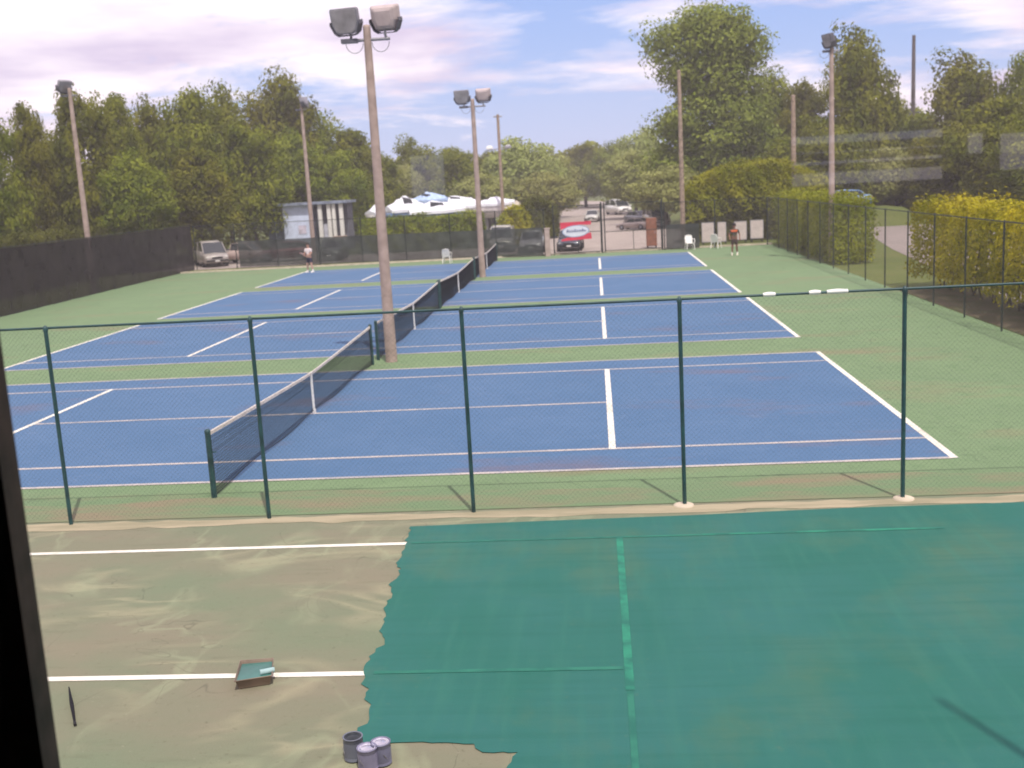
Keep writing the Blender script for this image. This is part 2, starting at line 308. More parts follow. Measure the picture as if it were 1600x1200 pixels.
for a, b, c, d in ops:
    if b-a > 0.5 and d-c > .25:
        hh = d-c
        for k in (0.24, 0.43, 0.66): slat.box(a, b, yb-.10, yb-.08, c+hh*(1-k)-hh*.09, c+hh*(1-k)+hh*.08)
slat.build('blind_slat', M_wall_in, ch)
win = MB(); win.box(jx2-.025, jx, -0.035, 0.028, Z0-.05, Z1+.05); win.box(RX, RX+.07, -0.035, 0.028, Z0-.05, Z1+.05)
win.box(jx, RX, -0.035, 0.028, Z0-.05, Z0); win.box(jx, RX, -0.035, 0.028, Z1, Z1+.05)
wfr = win.build('window_frame', M_frame, ch)
w2 = MB(); w2.box(jx2-.32, jx2-.0255, -0.02, 0.026, Z0-.1, Z1+.1); w2.build('window_trim', M_frame2, ch)
Mp = bpy.data.materials.new('window_glass'); Mp.use_nodes = True; t = Mp.node_tree; t.nodes.clear()
o_ = N('ShaderNodeOutputMaterial', t); tr = N('ShaderNodeBsdfTransparent', t); tr.inputs[0].default_value = (0.97, 0.97, 0.96, 1); gl = N('ShaderNodeBsdfGlossy', t); gl.inputs['Roughness'].default_value = 0.022
mxs = N('ShaderNodeMixShader', t); mxs.inputs[0].default_value = 0.085; t.links.new(tr.outputs[0], mxs.inputs[1]); t.links.new(gl.outputs[0], mxs.inputs[2]); t.links.new(mxs.outputs[0], o_.inputs[0])
pn = MB(); pn.add([(jx, 0, Z0), (RX, 0, Z0), (RX, 0, Z1), (jx, 0, Z1)], [(0, 1, 2, 3)]); pn.build('window_pane', Mp, ch)

# ------------------------------------------------------------------ fences
def wires(mb, length, z0, z1, pitch, r):
    h = z1-z0
    for sgn in (1, -1):
        k = -h
        while k < length+h:
            # line: s = k + sgn*(z-z0)
            a = (k, 0.0); b = (k+sgn*h, h)
            pa, pb = a, b
            def cl(p, q):
                (s0, t0), (s1, t1) = p, q
                if s0 < 0:
                    if s1 <= 0: return None
                    f = (0-s0)/(s1-s0); return (0, t0+(t1-t0)*f)
                if s0 > length:
                    if s1 >= length: return None
                    f = (length-s0)/(s1-s0); return (length, t0+(t1-t0)*f)
                return p
            pa = cl(a, b); pb = cl(b, a)
            if pa and pb:
                o = 0.0022*sgn
                d = Vector((sgn, 0, 1)).normalized(); n1 = Vector((0, 1, 0))*r; n2 = d.cross(Vector((0, 1, 0)))*r
                vs = []
                for p in (pa, pb):
                    c = Vector((p[0], o, z0+p[1]))
                    for ang in (0.5, 2.6, 4.7): vs.append(c + n1*math.cos(ang) + n2*math.sin(ang))
                mb.add(vs, [(0, 1, 4, 3), (1, 2, 5, 4), (2, 0, 3, 5)])
            k += pitch
def fence(name, label, p0, p1, h, posts, pr=0.03, mesh=(0.072, 0.0009), pm=None, wm=None, screens=(), footing=True, group=None, offset=0.045):
    pm = pm or M_post; wm = wm or M_wire
    d = Vector((p1[0]-p0[0], p1[1]-p0[1], 0)); Ln = d.length; rz = math.atan2(d.y, d.x)
    f = thing(name, label, 'fence', (p0[0], p0[1], 0), rz, group)
    for s in posts:
        mb = MB(); mb.tube([(s, 0, -0.02), (s, 0, h-0.03)], pr, 12); mb.lathe([(pr+.006, h-.06), (pr+.006, h-.02), (pr*.6, h+.02), (0.001, h+.025)], 12, (s, 0, 0)); po = mb.build('post', pm, f)
        if footing and (footing is True or any(abs(s-k) < .1 for k in footing)):
            q = MB(); q.lathe([(0.15, -0.02), (0.145, 0.016), (0.10, 0.03), (0.001, 0.032)], 14, (s+random.uniform(-.02, .02), 0, 0)); q.build('footing', M_conc, po)
    mb = MB(); mb.tube([(0, offset, h-.02), (Ln, offset, h-.02)], 0.018, 10); mb.build('top_rail', pm, f)
    if mesh:
        mb = MB(); wires(mb, Ln, 0.05, h-.02, *mesh); o = mb.build('chain_link', wm, f); o.location.y = offset+.03
    for (a, b, z0, z1, m_) in screens:
        mb = MB(); n = max(2, int((b-a)/0.5)); k = 6; vs = []
        for i in range(n+1):
            for j in range(k+1):
                s = a+(b-a)*i/n; z = z0+(z1-z0)*j/k
                vs.append((s, offset-0.05+0.045*math.sin(s*2.1+j*.8)*math.sin(s*.37)+random.uniform(-.02, .02), z-(0.02*abs(math.sin(s*1.03)) if j == k else 0)))
        mb.add(vs, [(i*(k+1)+j, (i+1)*(k+1)+j, (i+1)*(k+1)+j+1, i*(k+1)+j+1) for i in range(n) for j in range(k)], True)
        mb.build('windscreen', m_, f)
    return f
nf = fence('chain_link_fence', 'tall dark green chain-link fence crossing the foreground in front of the blue courts', (-20.2, -2.12), (17.2, -2.12), 3.0, [20.2-1.8+3.06*k for k in range(-5, 7)], footing=[20.2-1.8+3.06*3, 20.2-1.8+3.06*4])
# sun glints on the top rail, modelled as short white sleeves
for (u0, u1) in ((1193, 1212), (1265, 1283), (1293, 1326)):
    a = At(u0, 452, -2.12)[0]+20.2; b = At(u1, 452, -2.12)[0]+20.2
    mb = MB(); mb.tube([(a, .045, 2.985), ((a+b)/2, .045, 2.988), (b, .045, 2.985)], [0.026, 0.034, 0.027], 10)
    mb.build('rail_glint', M_white, nf)
fence('chain_link_fence', 'dark chain-link side fence in front of the hedges on the right', (17.2, -2.2), (17.2, 53.4), 3.0, [2.2+3.06*k+.9 for k in range(0, 17)], pr=0.026, pm=M_postd, wm=M_wiref, mesh=(0.16, 0.0016), footing=False)
fence('screened_fence', 'long left side fence covered with near-black windscreen cloth', (-19.7, -2.2), (-21.8, 57.2), 3.1, [3*k+.5 for k in range(0, 20)], pr=0.03, pm=M_postd, mesh=None, footing=False, screens=[(0, 59.3, 0.02, 3.05, M_scr_left)], offset=-0.06)
FY = 53.7
# far fence in two lengths with the gate opening between them
fence('screened_fence', 'far end fence with grey-green windscreen on its lower half, left of the gate', (-21.6, 57.3), (3.05, FY-.6), 3.0, [k*3.1 for k in range(0, 8)]+[24.9], pr=0.035, pm=M_postd, wm=M_wiref, mesh=(0.12, 0.0025), footing=False,
      screens=[(3.3, 24.8, 0.06, 1.85, M_scr_far)], offset=0.05)
fence('screened_fence', 'short length of far end fence between the gate and the white chairs', (10.6, FY-.3), (17.2, 53.6), 3.0, [0.0, 3.2, 6.5], pr=0.04, pm=M_postd, wm=M_wiref, mesh=(0.12, 0.0025), footing=False, screens=[(0.1, 2.2, 0.06, 1.6, M_scr_far)])
mb = MB(); mb.box(-.16, .16, -.12, .12, 0, 1.72); mb.box(-.19, .19, -.15, .15, 1.72, 1.80)
pl = mb.build('gate_pillar', mat('pink_concrete', (0.42, 0.33, 0.29), vary=.15), None, bevel=.01); pl.location = (3.15, FY-.9, 0); tag(pl, 'short pinkish concrete pillar at the left side of the gateway', 'pillar')
# gates
def gate(name, label, x0, x1, y, mid):
    g = thing(name, label, 'gate', (x0, y, 0)); w = x1-x0
    for s in (0.0, w):
        m_ = MB(); m_.tube([(s, 0, 0.04), (s, 0, 3.25)], 0.055 if s == w else .03, 10); m_.build('gate_post', M_postd, g)
    m_ = MB()
    for z in (0.15, mid, 3.1): m_.tube([(0, .0, z), (w, .0, z)], 0.022, 8)
    for sx_ in (.03, w-.06): m_.tube([(sx_, 0, .13), (sx_, 0, 3.12)], .022, 8)
    m_.tube([(w*.5, 0, .15), (w*.5, 0, mid)], .02, 8); m_.build('gate_frame', M_postd, g)
    m_ = MB(); wires(m_, w, 0.15, 3.1, 0.13, 0.0025); o = m_.build('chain_link', M_wiref, g); o.location.y = .03
    return g
gate('chain_link_gate', 'open-mesh gate leaf behind the red banner', 3.55, 6.62, FY-.7, 1.42)
gate('chain_link_gate', 'open-mesh gate leaf between the red banner and the brown locker', 6.80, 10.45, FY-.5, 1.35)

# banner
def flat(pts, y): return [(p[0], y, p[1]) for p in pts]
bn = thing('banner', 'small red banner with a pale oval emblem on the gate mesh', 'banner', (4.97, FY-.80, 1.50), R(1))
mb = MB()
for pts in ([(-.97, .58), (1.0, .60), (.98, .36), (.2, .40), (-.5, .26), (-.96, .14)], [(.98, -.12), (.6, -.20), (-.1, -.34), (-.6, -.40), (-.95, -.52), (-.92, -.60), (1.0, -.52)]):
    n = len(pts); mb.add(flat(pts, 0)+flat(pts, .012), [tuple(range(n)), tuple(reversed(range(n, 2*n)))]+[(i, (i+1) % n, n+(i+1) % n, n+i) for i in range(n)])
mb.build('red_cloth', mat('banner_red', (0.62, 0.05, 0.09), vary=.1), bn)
def ellipse(a, b, n=40, tilt=0.0): return [(a*math.cos(2*math.pi*i/n), b*math.sin(2*math.pi*i/n)+tilt*a*math.cos(2*math.pi*i/n)) for i in range(n)]
for nm, a, b, yy, c in (('oval_rim', .86, .38, -.006, (0.30, 0.36, 0.50)), ('oval_panel', .80, .33, -.010, (0.66, 0.68, 0.74))):
    mb = MB(); e = ellipse(a, b, tilt=.03); n = len(e); mb.add(flat(e, yy)+flat(e, -.001), [tuple(range(n)), tuple(reversed(range(n, 2*n)))]+[(i, (i+1) % n, n+(i+1) % n, n+i) for i in range(n)]); mb.build(nm, mat(nm, c, vary=.05), bn)
mb = MB(); r_ = random.Random(5); xx = -.56
for i in range(8):                          # unreadable slanted lettering
    w = .085+r_.uniform(0, .04); h = .12+(.07 if i in (0, 3, 6) else 0)
    P_ = [(xx, -.02+.03*xx), (xx+w*.25, h*.8+.03*xx), (xx+w*.75, h*.7), (xx+w*.65, 0), (xx+w, .02)]
    mb.tube([(p[0], -.016, p[1]-.03) for p in P_], .021, 5); xx += w+.045
mb.build('lettering', mat('navy_ink', (0.03, 0.06, 0.20), vary=.1), bn)

# ------------------------------------------------------------------ tennis nets
def net(y, label):
    n = thing('tennis_net', label, 'tennis net', (0, y, 0), group='tennis nets across the blue courts')
    y0, y1 = -0.914, W+.914
    for yy in (y0, y1):
        mb = MB(); mb.tube([(0, yy, -.02), (0, yy, 1.09)], .045, 12); mb.lathe([(.05, 1.07), (.05, 1.10), (.03, 1.125), (.001, 1.13)], 12, (0, yy, 0)); mb.tube([(.04, yy, .75), (.11, yy, .75)], .012, 6); mb.build('net_post', M_post, n)
    top = lambda yy: 0.914+(1.07-.914)*min(1, abs(yy-W/2)/(W/2+.914))**1.15 - .0
    bot = lambda yy: .03+.06*math.sin((yy-y0)/(y1-y0)*math.pi*3)**2
    mb = MB(); N_ = 150
    ys = [y0+.05+(y1-y0-.1)*i/N_ for i in range(N_+1)]
    sag = lambda yy, t: .06*math.sin(t*math.pi)*math.sin((yy-y0)/(y1-y0)*math.pi)
    for k in range(284):
        yy = y0+.05+(y1-y0-.1)*k/283
        mb.tube([(-sag(yy, t), yy, bot(yy)+(top(yy)-bot(yy))*t) for t in (0, .33, .66, 1)], .0035, 3, cap=False, smooth=False)
    for j in range(21):
        t = j/20
        mb.tube([(-sag(yy, t), yy, bot(yy)+(top(yy)-bot(yy))*t) for yy in ys[::3]], .004 if j else .009, 3, cap=False, smooth=False)
    for j in (13, 14.5, 16, 17.5):                # doubled top meshes
        t = (j+.5)/20
        mb.tube([(-sag(yy, t), yy, bot(yy)+(top(yy)-bot(yy))*t) for yy in ys[::3]], .0036, 3, cap=False, smooth=False)
    mb.build('netting', M_twine, n)
    rings = [[(-.014, yy, top(yy)-.055), (.014, yy, top(yy)-.055), (.014, yy, top(yy)), (0, yy, top(yy)+.012), (-.014, yy, top(yy))] for yy in ys]
    mb = MB(); mb.loft(rings); mb.build('headband', M_band, n)
    mb = MB(); mb.box(-.018, .018, W/2-.028, W/2+.028, .06, .925); o = mb.build('centre_strap', M_white, n)
    mb = MB(); mb.box(-.03, .03, W/2-.035, W/2+.035, 0.006, .10); mb.build('strap_anchor', M_white, o)
    return n
for y, l in zip(g0, ['nearest tennis net, just behind the foreground fence', 'second tennis net, just behind the big twin light pole', 'third tennis net, in front of the smaller twin light pole', 'farthest tennis net, beyond the smaller twin light pole']):
    net(y, l)

# ------------------------------------------------------------------ light poles
def flood(parent, loc, rz, tilt, housing, s=1.0, visor=True):
    prof = [(-.36, .33), (.36, .33), (.385, .28), (.385, -.06), (.30, -.27), (.20, -.33), (-.20, -.33), (-.30, -.27), (-.385, -.06), (-.385, .28)]
    Mx = Matrix.Translation(loc) @ Matrix.Rotation(rz, 4, 'Z') @ Matrix.Rotation(tilt, 4, 'X') @ Matrix.Scale(s, 4)
    rings = [[tuple(Mx @ Vector((px*k, y, pz*k))) for px, pz in prof] for y, k in ((0.17, .55), (0.13, .80), (0.02, .97), (-.16, 1.0))]
    mb = MB(); mb.loft(rings); h = mb.build('floodlight', housing, parent, bevel=.012)
    rings = [[tuple(Mx @ Vector((px*k, y, pz*k))) for px, pz in prof] for y, k in ((-.161, .90), (-.175, .88))]
    mb = MB(); mb.loft(rings); mb.build('lens', M_lens, h)
    if visor:
        mb = MB(); q = [(.39, .0), (.40, -.08), (.31, -.29), (.21, -.36), (-.21, -.36), (-.31, -.29), (-.40, -.08), (-.39, .0)]
        for i in range(len(q)-1):
            a, b = q[i], q[i+1]
            vs = [Mx @ Vector((a[0]*s_, y, a[1]*s_)) for s_ in (1.0, 1.05) for y in (.10, -.2)] + [Mx @ Vector((b[0]*s_, y, b[1]*s_)) for s_ in (1.0, 1.05) for y in (.10, -.2)]
            mb.add(vs, [(0, 1, 5, 4), (2, 6, 7, 3), (0, 4, 6, 2), (1, 3, 7, 5), (0, 2, 3, 1), (4, 5, 7, 6)])
        mb.build('visor', M_lampd, h)
    # yoke bracket
    mb = MB(); mb.tube([tuple(Mx @ Vector(p)) for p in ((0, .10, -.28), (0, .12, -.42), (0, .05, -.50))], .035*s, 8); mb.build('bracket', M_steel, h)
    return h
def light_pole(label, x, y, h, arms, r0=.17, r1=.10, scale=1.0, rz=0.0, group='light poles around the courts', m_=None):
    p = thing('light_pole', label, 'light pole', (x, y, 0), rz, group)
    mb = MB(); mb.tube([(0, 0, -.03), (0, 0, h*.5), (0, 0, h)], [r0, (r0+r1)/2, r1], 16); mb.lathe([(r1, h), (r1*.9, h+.05), (.001, h+.07)], 16); mb.build('pole', m_ or M_pole, p)
    if arms:
        mb = MB(); a = arms[0][0]; b = arms[-1][0]
        a, b = min(a, -.25), max(b, .25)
        mb.tube([(a-.1, 0, h-.32), (b+.1, 0, h-.32)], .045*scale, 10); mb.build('crossarm', M_steel, p)
        mb = MB(); mb.box(a-.18, a+.25, -.09, .09, h-.38, h-.27); mb.build('ballast_box', M_lampd, p)
        for (dx, frz, tilt, hm) in arms:
            flood(p, (dx, 0, h+.20*scale), frz, tilt, hm, scale)
            mb = MB(); s = 1 if dx > 0 else -1
            mb.tube([(dx*.35+s*.25*math.sin(t), -.05, h-.42-.28*math.sin(t*1.0)*1.0) if False else (s*(.12+.46*(1-math.cos(t))/2), -.03, h-.40-.25*math.sin(t)) for t in np.linspace(0, math.pi, 9)], .009, 5); mb.build('cable', M_lampd, p)
    return p
light_pole('big nearest light pole with two floodlights standing between the first and second nets', 0.45, 12.3, 8.95, [(-.52, R(-12), R(14), M_lamp), (.50, R(170), R(-10), M_lamppale)], .165, .10)
light_pole('smaller twin floodlight pole standing beyond the second and before the last net', 0.30, 39.2, 8.95, [(-.50, R(-12), R(14), M_lamp), (.55, R(170), R(-10), M_lamppale)], .165, .10)
q = At(137, 372, 41.2)
light_pole('leaning light pole with one floodlight rising behind the dark left fence', q[0], 41.2, 10.95, [(-.3, R(60), R(28), M_lamp)], .17, .10)
q = At(488, 365, 58.6)
light_pole('single floodlight pole in front of the white pavilion', q[0], 58.6, 10.8, [(.25, R(-100), R(18), M_lamp)], .17, .10)
light_pole('light pole with one dark floodlight rising above the right hedges', 18.1, 39.2, 10.55, [(-.1, R(-70), R(15), M_lampd)], .17, .10)
light_pole('tall bare pole in front of the largest tree, beside the far right white chair', 12.0, 56.2, 11.25, [], .17, .11, m_=M_wood)
light_pole('bare topped pole left of the right hand floodlight pole', 19.9, 60, 9.5, [], .20, .14, m_=M_wood)
tip = G(1470, 1095)
light_pole('plain pole standing out of view, its shadow on the teal paint', tip[0]+.36*5.6, tip[1]-.93*5.6, 5.6*.997*1.963, [], .06, .03, group=None)
p = thing('utility_pole', 'far grey utility pole with a small top and two low lamps behind the third net', 'utility pole', (-2.7, 90, 0))
mb = MB(); mb.tube([(0, 0, 0), (0, 0, 11.3)], [.18, .13], 12); mb.build('pole', M_wood, p)
mb = MB(); mb.tube([(-.42, 0, 11.1), (.42, 0, 11.1)], .07, 8); mb.build('crossarm', M_steel, p); mb = MB(); mb.tube([(-1.3, 0, 8.0), (1.1, 0, 8.1)], .04, 8); mb.build('crossarm', M_steel, p)
for x_, m_ in ((-.95, M_white), (.85, M_lamp)):
    mb = MB(); mb.loft([[(x_+a*s, b*s, 8.1+z) for a, b in ((-.32, -.2), (.32, -.2), (.32, .2), (-.32, .2))] for z, s in ((0, 1), (.18, .9), (.3, .5))]); mb.build('lamp_head', m_, p)
q = At(1428, 55, 95)
p = thing('utility_pole', 'thin dark utility pole against the sky between the two right hand trees', 'utility pole', (q[0], 95, 0))
mb = MB(); mb.tube([(0, 0, 0), (0, 0, q[2])], [.26, .16], 12); mb.build('pole', mat('dark_pole_wood', (0.12, .10, .10)), p)
mb = MB(); mb.box(-.75, .75, -.06, .06, q[2]*.56, q[2]*.56+.12); mb.build('crossarm', M_lampd, p); mb = MB(); mb.box(-.6, -.15, -.35, -.06, q[2]*.56-.5, q[2]*.56+.35); mb.build('transformer', M_lampd, p)
q = At(578, 225, 100)
p = thing('utility_pole', 'thin faint utility pole half hidden beside the big nearest light pole', 'utility pole', (q[0]-.3, 100, 0))
mb = MB(); mb.tube([(0, 0, 0), (0, 0, q[2])], [.16, .11], 10); mb.build('pole', M_wood, p)
mb = MB(); mb.box(-.7, .7, -.05, .05, q[2]-.5, q[2]-.4); mb.build('crossarm', M_wood, p)

# ------------------------------------------------------------------ foliage
def leaf_mat(name, c1, c2, rnd=.35):
    return mat(name, c1, rough=0.8, spec=0.1, col2=c2, scale=0.55, obj_rand=rnd, sss=0.25, detail=3)
M_leaf = leaf_mat('olive_leaves', (0.100, 0.125, 0.010), (0.235, 0.245, 0.022))
M_leafpale = leaf_mat('pale_leaves', (0.24, 0.27, 0.075), (0.38, 0.40, 0.13))
M_leafbig = leaf_mat('big_tree_leaves', (0.145, 0.175, 0.024), (0.290, 0.310, 0.050), .1)
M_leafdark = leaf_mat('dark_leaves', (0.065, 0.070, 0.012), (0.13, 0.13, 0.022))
M_hedge = leaf_mat('hedge_leaves', (0.22, 0.23, 0.012), (0.50, 0.45, 0.022), .05)
M_hedged = leaf_mat('deep_hedge_leaves', (0.145, 0.175, 0.010), (0.320, 0.330, 0.020), .05)
def leaves_mesh(name, pts, nrm, size, m_, seed):
    rg = np.random.default_rng(seed); n = len(pts)
    nn = nrm/(np.linalg.norm(nrm, axis=1)[:, None]+1e-9) + rg.normal(0, .38, (n, 3)); nn /= np.linalg.norm(nn, axis=1)[:, None]+1e-9
    a = np.cross(nn, rg.normal(0, 1, (n, 3))); a /= np.linalg.norm(a, axis=1)[:, None]+1e-9
    b = np.cross(nn, a); s = size*rg.uniform(.55, 1.25, n)[:, None]
    V = np.stack([pts-a*s*.9, pts-b*s*.5+a*s*.1, pts+a*s*.9, pts+b*s*.5+a*s*.1], 1).reshape(-1, 3)
    me = bpy.data.meshes.new(name); me.vertices.add(4*n); me.vertices.foreach_set('co', V.ravel())
    me.loops.add(4*n); me.loops.foreach_set('vertex_index', np.arange(4*n)); me.polygons.add(n)
    me.polygons.foreach_set('loop_start', np.arange(0, 4*n, 4)); me.polygons.foreach_set('loop_total', np.full(n, 4))
    me.materials.append(m_); me.update(); me.validate(); return me
def crown_points(env, nclump, per, crad, seed):
    """env(rg) -> a clump centre (unit-ish space); leaves sit on bumpy clump shells"""
    rg = np.random.default_rng(seed); P_, Nn = [], []
    for _ in range(nclump):
        c, k = env(rg); r = crad*k*rg.uniform(.65, 1.3)
        d = rg.normal(0, 1, (per, 3)); d /= np.linalg.norm(d, axis=1)[:, None]
        rr_ = r*rg.uniform(.35, 1.08, per)[:, None]**.6
        p_ = c + d*rr_*np.array([1.15, 1.15, .8]); P_.append(p_); Nn.append(d+np.array([0, 0, .35]))
    return np.concatenate(P_), np.concatenate(Nn)
def env_round(rx, rz, z0):
    def f(rg):
        d = rg.normal(0, 1, 3); d /= np.linalg.norm(d); r = rg.uniform(.25, 1.0)**.5
        w = 1-.22*max(0, d[2]); return np.array([d[0]*rx*r*w, d[1]*rx*r*w, z0+rz+d[2]*rz*r]), 1.0
    return f
def env_tall(rx, h, z0, pw=.8, base=.25):
    def f(rg):
        t = rg.uniform(0, 1)**.85; prof = (base+(1-base)*min(1, t*5))*(1-t**2.2)**pw
        a = rg.uniform(0, 2*math.pi); r = rx*prof*math.sqrt(rg.uniform(.1, 1)); return np.array([r*math.cos(a), r*math.sin(a), z0+h*t]), .65+.5*prof
    return f
def env_blobs(blobs):
    w = np.array([b[3]*b[4]*b[3] for b in blobs]); w = w/w.sum()
    def f(rg):
        b = blobs[rg.choice(len(blobs), p=w)]; d = rg.normal(0, 1, 3); d /= np.linalg.norm(d); r = rg.uniform(.2, 1)**.5
        return np.array([b[0]+d[0]*b[3]*r, b[1]+d[1]*b[3]*r*.9, b[2]+d[2]*b[4]*r]), 1.0
    return f
def make_trunk(h, top, r, seed, spread):
    rg = random.Random(seed); mb = MB()
    pts = [(0, 0, -.1), (.05, 0, .5), (rg.uniform(-.2, .2), rg.uniform(-.2, .2), h), (rg.uniform(-.3, .3), rg.uniform(-.3, .3), top)]
    mb.tube(pts, [r*1.35, r, r*.75, r*.15], 9)
    for k in range(9):
        z = h*.8+(top-h)*k/11; a = k*2.4+rg.uniform(0, .6); l = spread*rg.uniform(.55, .9)*(1-.5*k/9)
        mb.tube([(0, 0, z), (math.cos(a)*l*.5, math.sin(a)*l*.5, z+l*.25), (math.cos(a)*l, math.sin(a)*l, z+l*.55)], [r*.4, r*.25, r*.06], 6)
    return mb
PROTO = {}
def proto(key, env, nclump, per, crad, leaf, lm, dims, trunk, seed):
    """dims = (full width, full height) of the finished tree, for scaling"""
    P_, Nn = crown_points(env, nclump, per, crad, seed); me = leaves_mesh('crown', P_, Nn, leaf, lm, seed)
    t = make_trunk(*trunk); w_ = (np.percentile(P_[:, 0], 98.5)-np.percentile(P_[:, 0], 1.5)+np.percentile(P_[:, 1], 98.5)-np.percentile(P_[:, 1], 1.5))/2; PROTO[key] = [me, t, (w_, np.percentile(P_[:, 2], 99.3)), None]
proto('a', env_round(4.0, 4.6, 1.6), 130, 190, 1.25, .185, M_leaf, (10.0, 11.9), (2.6, 9.5, .24, 1, 3.0), 11)
proto('b', env_round(3.6, 5.2, 1.2), 130, 190, 1.15, .185, M_leaf, (9.0, 12.6), (2.4, 10, .22, 2, 2.8), 12)
proto('c', env_tall(3.6, 10.2, 1.4, .6), 130, 180, 1.2, .18, M_leaf, (8.4, 12.6), (2.6, 11, .22, 3, 2.4), 13)
proto('k', env_tall(3.0, 10.4, 1.2, .42, .6), 120, 180, 1.15, .175, M_leaf, (5.8, 12.2), (2.0, 11.5, .2, 4, 1.6), 14)
proto('p', env_blobs([(0, 0, 6.2, 3.6, 3.2), (-2.4, .5, 4.6, 2.2, 2.2), (2.6, -.4, 5.0, 2.2, 2.4)]), 120, 180, 1.2, .19, M_leafpale, (10.5, 10.4), (2.2, 8, .22, 5, 2.8), 15)
proto('d', env_blobs([(0, 0, 6.5, 3.3, 3.6), (1.8, .4, 9.0, 2.0, 2.1), (-1.8, -.3, 4.6, 2.4, 2.4)]), 125, 180, 1.25, .185, M_leaf, (9.4, 12.2), (2.2, 9.5, .24, 6, 2.8), 16)
def tree(uc, hw, vtop, y, key, label, group=None, rz=None, sink=0.0):
    me, tb, dims, ob = PROTO[key]
    q = At(uc, vtop, y); w = 2*hw/F*(y-cy)/_cy/math.cos(PIT)*1.02; h = q[2]
    s = (w/dims[0], w/dims[0], h/dims[1])
    t = thing('tree', label, 'tree', (q[0], y, -.03), random.uniform(0, 6.28) if rz is None else rz, group); t.scale = s
    if ob is None:
        c = bpy.data.objects.new('crown', me); COL.objects.link(c); c.parent = t; tr_ = tb.build('trunk', M_bark, t); PROTO[key][3] = (c, tr_)
    else:
        for o in ob:
            c = o.copy(); COL.objects.link(c); c.parent = t
    return t
GL = 'tree row behind the dark left fence'
tree(-22, 44, 188, 50, 'a', 'tree cut by the left edge of the photo', GL)
tree(34, 30, 168, 56, 'k', 'narrow pointed dark tree at the left end of the left tree row', GL)
tree(75, 55, 225, 64, 'b', 'lower tree left of the left floodlight pole', GL)
tree(120, 52, 150, 60, 'a', 'rounded tree directly behind the left floodlight pole', GL)
tree(178, 36, 153, 66, 'c', 'upright tree just right of the left floodlight pole', GL)
tree(226, 42, 166, 72, 'b', 'tree with a bare trunk showing above the dark fence', GL)
tree(205, 48, 245, 58, 'b', 'short full tree in front of the middle of the left row', GL)
tree(285, 52, 148, 70, 'a', 'broad tree right of the middle of the left tree row', GL)
tree(340, 44, 142, 76, 'd', 'broad crowned tree left of the tallest one in the left row', GL)
tree(300, 50, 235, 64, 'c', 'lower tree above the silver van', GL)
tree(430, 54, 124, 92, 'b', 'tallest tree of the left row, above the white pavilion', GL)
tree(385, 50, 200, 74, 'a', 'dense tree leaning over the left end of the white pavilion', GL)
tree(488, 40, 185, 96, 'd', 'dark tree behind the pole in front of the white pavilion', GL)
tree(455, 48, 212, 86, 'b', 'middle sized tree directly over the white pavilion roof', GL)
tree(545, 44, 206, 94, 'c', 'tree at the right end of the left row, left of the big pole', GL)
tree(520, 44, 240, 88, 'a', 'low tree over the right end of the white pavilion', GL)
tree(592, 30, 246, 100, 'b', 'small tree just behind the big nearest light pole', GL)
GC = 'trees beyond the boats and the parking lot'
tree(652, 33, 220, 118, 'd', 'dark tree standing alone against the sky above the boats', GC)
tree(622, 36, 262, 112, 'p', 'pale low tree above the left end of the boats', GC)
tree(712, 38, 233, 112, 'a', 'green tree left of the smaller twin floodlight pole', GC)
tree(765, 34, 240, 122, 'a', 'tree between the smaller twin pole and the utility pole', GC)
tree(815, 52, 220, 116, 'p', 'pale spreading tree right of the far utility pole', GC)
tree(760, 50, 275, 104, 'p', 'low tree above the right end of the boats', GC)
tree(858, 40, 240, 128, 'p', 'pale tree left of the lane through the parking lot', GC)
tree(850, 44, 272, 104, 'p', 'low pale green tree at the left edge of the parking lot', GC)
tree(912, 40, 228, 175, 'a', 'distant tree closing the end of the parking lot lane', GC)
tree(958, 36, 226, 165, 'b', 'distant tree above the white parked vehicle', GC)
tree(1000, 38, 205, 130, 'p', 'pale tree on the left flank of the largest tree', GC)
tree(990, 44, 240, 110, 'p', 'pale low tree above the brown locker', GC)
tree(1040, 50, 262, 84, 'p', 'low green tree below the largest tree, left of its pole', GC)
# the biggest tree
yb_ = 88.0; s_ = (yb_-cy)/F/_cy/math.cos(PIT)
def bl(u, v, ru, rv, dy=0): q_ = At(u, v, yb_); return (q_[0], dy, q_[2], ru*s_, rv*s_)
blobs = [bl(1098, 58, 72, 40), bl(1098, 42, 48, 30), bl(1150, 62, 38, 40), bl(1140, 110, 46, 40), bl(1030, 62, 28, 22), bl(1182, 68, 20, 20), bl(1105, 125, 60, 40), bl(1160, 130, 36, 34, 1), bl(1055, 110, 30, 16), bl(1105, 195, 74, 50), bl(1160, 190, 48, 50), bl(1060, 215, 38, 42), bl(1140, 275, 78, 52), bl(1050, 275, 42, 42), bl(1190, 250, 38, 60)]
bx0 = At(1105, 300, yb_)[0]; blobs = [(b[0]-bx0, b[1], b[2], b[3], b[4]) for b in blobs]
P_, Nn = crown_points(env_blobs(blobs), 430, 170, 1.5, 40); me = leaves_mesh('crown', P_, Nn, .20, M_leafbig, 40)
t = thing('tree', 'largest tree, towering over the far right corner of the courts', 'tree', (bx0, yb_, -.03)); c = bpy.data.objects.new('crown', me); COL.objects.link(c); c.parent = t
make_trunk(5, 15, .45, 9, 5).build('trunk', M_bark, t)
GR = 'trees behind the right hedges'
tree(1212, 40, 120, 100, 'b', 'tree filling between the largest tree and the bare pole', GR)
tree(1255, 38, 134, 96, 'a', 'tree between the bare pole and the right floodlight pole', GR)
tree(1230, 46, 215, 84, 'c', 'low tree directly above the rounded corner bush', GR)
tree(1345, 50, 50, 84, 'd', 'tall dark narrow tree right of the right floodlight pole', GR)
